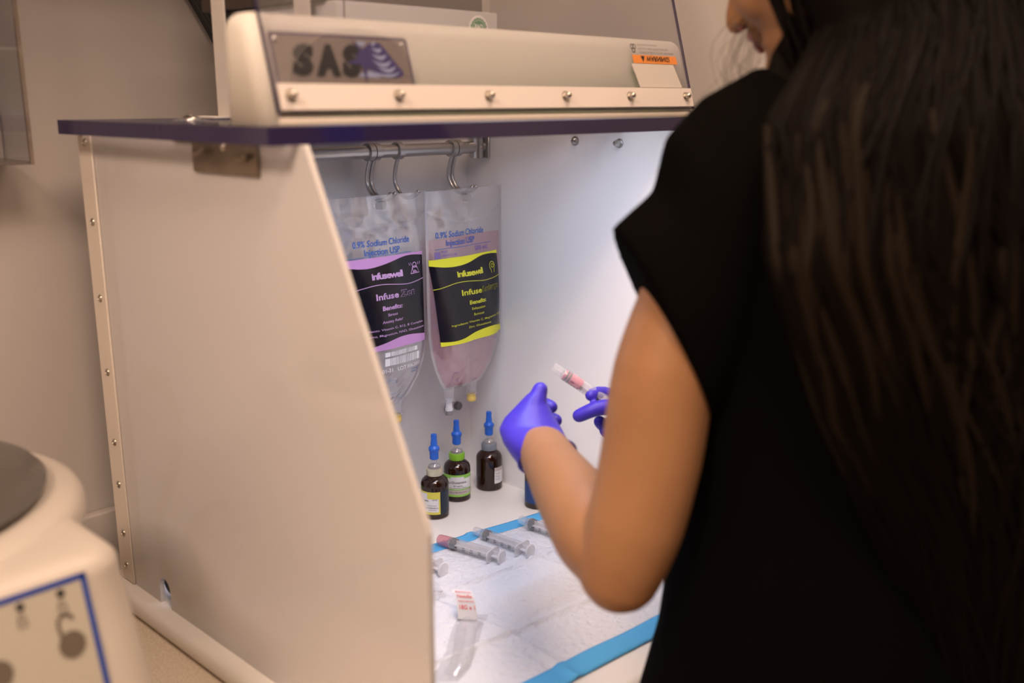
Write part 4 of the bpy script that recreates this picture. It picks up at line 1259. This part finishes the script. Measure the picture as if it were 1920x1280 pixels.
def right_hand(bm, g, cuff):
    rings = [vring(1222, 802, 1.33, 0.027 + (0.004 if cuff else 0), 0.9, 0.026 + (0.004 if cuff else 0)), vring(1205, 790, 1.325, 0.030 + g, 0.95, 0.024 + g), vring(1190, 780, 1.322, 0.036 + g, 1.0, 0.020 + g), vring(1172, 770, 1.318, 0.036 + g, 1.05, 0.017 + g), vring(1158, 764, 1.315, 0.026 + g, 1.1, 0.012 + g)]
    loft(rings, bm)
    f = [([at(1178, 782, 1.30), at(1150, 764, 1.285), at(1118, 766, 1.280), at(1086, 779, 1.285)], [0.0125, 0.0110, 0.0100, 0.0090]),
         ([at(1160, 752, 1.315), at(1140, 740, 1.310), at(1120, 737, 1.300), at(1108, 741, 1.292)], [0.0110, 0.0100, 0.0090, 0.0080]),
         ([at(1165, 765, 1.325), at(1142, 752, 1.340), at(1128, 750, 1.325), at(1120, 752, 1.312)], [0.0110, 0.0098, 0.0090, 0.0080]),
         ([at(1165, 790, 1.325), at(1145, 795, 1.345), at(1130, 795, 1.330), at(1124, 790, 1.315)], [0.0108, 0.0098, 0.0090, 0.0080]),
         ([at(1172, 806, 1.325), at(1158, 812, 1.340), at(1140, 812, 1.330), at(1134, 808, 1.315)], [0.0098, 0.0088, 0.0080, 0.0072])]
    for p_, r_ in f:
        tube(p_, [q + g for q in r_], 16, bm, True, sub=3)
left_hand(body, -0.0016, False)
right_hand(body, -0.0016, False)

# head: built about its own centre (x right, y forward, z up), then tipped forward
HC = V((0.868, 0.458, 0.770))
HM = Matrix.Translation(HC) @ Matrix.Rotation(math.radians(-6), 4, 'Z') @ Matrix.Rotation(math.radians(-24), 4, 'X')
def H(x, y, z): return HM @ V((x, y, z))
hb = B()
sphere((0, -0.012, 0.030), 1, (0.074, 0.092, 0.086), hb, 32, 20)
sphere((0, 0.022, -0.018), 1, (0.064, 0.070, 0.088), hb, 28, 18)
sphere((0, 0.040, -0.082), 1, (0.042, 0.044, 0.034), hb, 24, 14)
sphere((0, 0.072, -0.098), 1, (0.024, 0.019, 0.019), hb)
sphere((0, 0.078, -0.058), 1, (0.028, 0.0165, 0.022), hb, 24, 14)
for s_ in (-1, 1):
    sphere((s_ * 0.038, 0.055, -0.035), 1, (0.024, 0.026, 0.030), hb)
    sphere((s_ * 0.030, 0.080, 0.022), 1, (0.022, 0.012, 0.008), hb)
    sphere((s_ * 0.073, -0.008, -0.018), 1, (0.008, 0.017, 0.029), hb)
    sphere((s_ * 0.011, 0.099, -0.040), 1, (0.0075, 0.009, 0.0075), hb)
tube([(0, 0.086, 0.018), (0, 0.098, -0.008), (0, 0.110, -0.030), (0, 0.112, -0.037)], [0.0075, 0.0085, 0.0105, 0.0105], 14, hb, True, sub=3)
bmesh.ops.transform(hb, matrix=HM, verts=hb.verts)
me_ = bpy.data.meshes.new('tmp'); hb.to_mesh(me_); hb.free(); body.from_mesh(me_); bpy.data.meshes.remove(me_)
bo = obj('body', body, 'skin', person)
remesh(bo, 0.0032, 7)

# facial details
lb = B()
tube([H(-0.022, 0.086, -0.0635), H(-0.010, 0.0945, -0.060), H(0, 0.0955, -0.0615), H(0.010, 0.0945, -0.060), H(0.022, 0.086, -0.0635)], [0.0015, 0.0045, 0.0045, 0.0045, 0.0015], 10, lb, True, sub=4)
tube([H(-0.019, 0.086, -0.0680), H(0, 0.094, -0.0715), H(0.019, 0.086, -0.0680)], [0.0015, 0.0052, 0.0015], 10, lb, True, sub=4)
obj('lips', lb, 'lips', person)
for s_ in (-1, 1):
    e_ = obj('eye', sphere(H(s_ * 0.030, 0.0735, 0.004), 0.0125), 'eye_white', person)
    obj('iris', sphere(H(s_ * 0.030, 0.0820, 0.001), 0.0055, (1, 1, 1)), 'iris', e_)
    obj('eyebrow', tube([H(s_ * 0.014, 0.090, 0.027), H(s_ * 0.030, 0.091, 0.033), H(s_ * 0.048, 0.078, 0.028)], [0.0025, 0.0028, 0.0012], 8, None, True, sub=4), 'hair', person)
    n_ = obj('nostril', sphere(H(s_ * 0.0075, 0.1035, -0.0465), 0.0028, (1, 1.3, 0.7)), 'lips', person)

# gloves
gb = B(); left_hand(gb, 0.0, True)
g1 = obj('glove', gb, 'glove', person); remesh(g1, 0.0024, 6)
gb = B(); right_hand(gb, 0.0, True)
g2 = obj('glove', gb, 'glove', person); remesh(g2, 0.0022, 3)
# rolled cuffs of the gloves
def cuff():
    m_ = RT * math.cos(-0.20) - UP * math.sin(-0.20)
    r_ = ell(at(1026, 857, 1.117), m_ * 0.0330, (UP * 0.85 - FW).normalized() * 0.0337, 40)
    bm = tube(r_ + [r_[0]], 0.0014, 8)
    return bm
obj('cuff', cuff(), 'glove', g1)

# scrub top
sb = B()
TS = [(-0.24, 0.850, 0.372, 0.222, 0.178), (-0.10, 0.848, 0.375, 0.222, 0.180), (0.02, 0.852, 0.380, 0.208, 0.168), (0.12, 0.862, 0.380, 0.190, 0.152), (0.25, 0.878, 0.385, 0.180, 0.145), (0.38, 0.888, 0.395, 0.182, 0.145), (0.47, 0.890, 0.405, 0.180, 0.135), (0.525, 0.890, 0.42, 0.155, 0.110), (0.560, 0.890, 0.43, 0.115, 0.085), (0.585, 0.887, 0.438, 0.082, 0.070), (0.598, 0.886, 0.44, 0.066, 0.062)]
loft([tring(z, x, y, a, b, 48) for z, x, y, a, b in TS], sb)
ang = math.atan2(0.89, 0.456)
SL = [(1240, 612, 0.868, 0.0960, 0.060), (1268, 582, 0.868, 0.0945, 0.061), (1312, 530, 0.870, 0.0900, 0.062), (1346, 446, 0.874, 0.1000, 0.066), (1418, 384, 0.880, 0.1060, 0.070), (1520, 330, 0.890, 0.1080, 0.072), (1600, 300, 0.90, 0.080, 0.06)]
loft([vring(x, y, d, L, ang, mi, 36) for x, y, d, L, mi in SL], sb)
# right sleeve
loft([ell((0.99, 0.35, 0.50), (0.03, 0, 0.065), (0, 0.07, 0), 28), ell((1.055, 0.34, 0.475), (0.045, 0, 0.065), (0, 0.068, 0), 28), ell((1.095, 0.335, 0.41), (0.072, 0, 0.045), (0, 0.07, 0), 28), ell((1.115, 0.33, 0.355), (0.082, 0, 0.035), (0, 0.07, 0), 28)], sb)
so = obj('scrub_top', sb, 'scrub', person)
remesh(so, 0.005, 5)
tb = B()
loft([ell((0.855, 0.38, z), (a, 0, 0), (0, b, 0), 32) for z, a, b in ((-0.30, 0.182, 0.132), (-0.15, 0.185, 0.140), (-0.05, 0.17, 0.125))], tb)
for s_ in (-1, 1):
    tube([(0.86 + s_ * 0.088, 0.385, -0.24), (0.865 + s_ * 0.092, 0.395, -0.45), (0.865 + s_ * 0.092, 0.385, -0.745)], [0.098, 0.075, 0.060], 24, tb, False, sub=4)
to = obj('trousers', tb, 'trousers', person); remesh(to, 0.007, 4)
for s_ in (-1, 1):
    hb = B()
    tube([(0.865 + s_ * 0.092, 0.345, -0.755), (0.865 + s_ * 0.095, 0.42, -0.752), (0.865 + s_ * 0.103, 0.525, -0.765)], [0.034, 0.038, 0.026], 18, hb, True, sub=4)
    obj('shoe', hb, 'shoe', person)

# hair: a full core, locks laid over it, loose wisps
hr = B()
cap_ = B()
sphere((0, -0.020, 0.038), 1, (0.086, 0.098, 0.092), cap_, 32, 20)
sphere((0, -0.050, -0.03), 1, (0.088, 0.062, 0.095), cap_, 28, 18)
for s_ in (-1, 1):
    sphere((s_ * 0.068, -0.012, -0.005), 1, (0.018, 0.034, 0.080), cap_, 20, 14)
    sphere((s_ * 0.055, -0.030, -0.085), 1, (0.026, 0.034, 0.070), cap_, 20, 14)
bmesh.ops.transform(cap_, matrix=HM, verts=cap_.verts)
me_ = bpy.data.meshes.new('tmp'); cap_.to_mesh(me_); cap_.free(); hr.from_mesh(me_); bpy.data.meshes.remove(me_)
HR = [(0.76, 0.900, 0.395, 0.072, 0.055), (0.68, 0.887, 0.362, 0.102, 0.068), (0.60, 0.846, 0.328, 0.163, 0.070), (0.50, 0.832, 0.294, 0.186, 0.054), (0.38, 0.840, 0.268, 0.162, 0.042), (0.26, 0.850, 0.247, 0.118, 0.036), (0.15, 0.855, 0.235, 0.070, 0.028), (0.06, 0.852, 0.230, 0.025, 0.014)]
loft([tring(z, x, y, a, b, 36) for z, x, y, a, b in HR], hr)
ho = obj('hair', hr, 'hair', person); remesh(ho, 0.006, 5)
def hair_at(z):
    for (z1_, *A), (z2_, *Bq) in zip(HR, HR[1:]):
        if z2_ <= z <= z1_:
            t_ = (z1_ - z) / (z1_ - z2_)
            return [p + (q - p) * t_ for p, q in zip(A, Bq)]
    return list(HR[0][1:]) if z > 0.7 else list(HR[-1][1:])
rnd = random.Random(11)
for gi in range(3):
    bm = B()
    for k in range(95 if gi < 2 else 60):
        th0 = rnd.uniform(PI * 0.92, PI * 2.08)
        z0_, z1_ = rnd.uniform(0.64, 0.74), rnd.uniform(0.02, 0.34)
        if gi == 2: z0_, z1_ = rnd.uniform(0.54, 0.64), rnd.uniform(0.26, 0.42)
        amp, fr, ph = rnd.uniform(0.05, 0.22), rnd.uniform(9, 22), rnd.uniform(0, 6)
        rr = rnd.uniform(0.0022, 0.0050) * (1.25 if gi == 2 else 1)
        pts, rad = [], []
        N = 18
        for i in range(N + 1):
            z = z0_ + (z1_ - z0_) * i / N
            x, y, a_, b_ = hair_at(max(z, 0.062))
            th = th0 + amp * math.sin(z * fr + ph)
            g = 0.985 + 0.025 * math.sin(z * 14 + ph * 2)
            ea, eb = a_ * g * math.cos(th), b_ * g * math.sin(th) * 1.05
            pts.append((x + ea * math.cos(TR) + eb * math.sin(TR), y - ea * math.sin(TR) + eb * math.cos(TR), z))
        rad = [max(0.0005, rr * math.sin(PI * (0.12 + 0.86 * i / N)) ** 0.6) for i in range(N + 1)]
        tube(pts, rad, 7, bm)
    h_ = obj('hair_locks', bm, 'hair_brown' if gi == 2 else 'hair', ho)
    h_['kind'] = 'stuff'
# side hair falling past the cheek towards the shoulder, and loose wisps before the face
bm = B()
for k in range(46):
    s0 = H(-0.074 + rnd.uniform(-0.004, 0.012), rnd.uniform(-0.03, 0.018), rnd.uniform(0.02, 0.06))
    e0 = V((0.812 + rnd.uniform(-0.01, 0.05), 0.40 + rnd.uniform(-0.08, 0.03), 0.60 + rnd.uniform(-0.02, 0.02)))
    mid = (s0 + e0) / 2 + V((rnd.uniform(-0.014, 0.002), rnd.uniform(-0.006, 0.012), 0))
    tube([s0, s0.lerp(mid, 0.5) + V((-0.004, 0, 0)), mid, e0], [0.0012, 0.0026, 0.0026, 0.001], 6, bm, sub=4)
for k in range(80):
    u = rnd.random()
    a_ = H(-0.078 + rnd.uniform(0, 0.01), -0.045 + 0.075 * (1 - u) + rnd.uniform(-0.006, 0.006), rnd.uniform(0.03, 0.07))
    c_ = at(1484 + 85 * u + rnd.uniform(-6, 6), 40 + rnd.uniform(-15, 15), 0.868)
    e_ = at(1450 + 130 * u + rnd.uniform(-8, 8), 118 + rnd.uniform(-10, 15), 0.862)
    f_ = at(1470 + 140 * u + rnd.uniform(-8, 8), 205 + rnd.uniform(-20, 40), 0.835)
    tube([a_, a_.lerp(c_, 0.55) + V((-0.006, -0.004, 0)), c_, e_, f_], [0.0015, 0.0040, 0.0042, 0.0038, 0.0012], 7, bm, sub=4)
h_ = obj('side_locks', bm, 'hair', ho); h_['kind'] = 'stuff'
bm = B()
for k in range(34):
    a_ = at(1460 + rnd.uniform(-25, 25), -60 + rnd.uniform(-50, 60), 0.93)
    c_ = at(1395 + rnd.gauss(0, 36), 120 + rnd.uniform(-30, 40), 0.93 + rnd.uniform(-0.03, 0.03))
    e_ = at(1390 + rnd.gauss(0, 34), 220 + rnd.uniform(-50, 60), 0.92 + rnd.uniform(-0.03, 0.03))
    f_ = at(1430 + rnd.uniform(-30, 30), 250 + rnd.uniform(-20, 40), 0.90)
    tube([a_, a_.lerp(c_, 0.5) + RT * rnd.uniform(-0.006, 0.006), c_, e_, f_], 0.00020, 4, bm, sub=4)
h_ = obj('loose_wisps', bm, 'hair_brown', ho); h_['kind'] = 'stuff'

# syringe held in the right hand
p0, p1 = at(1046, 693, 1.292), at(1165, 772, 1.300)
make_syringe(p0, p1 - p0, 'syringe with pink fluid pinched in the gloved right hand', fluid='pink_fluid', grp=False, scale=1.0)
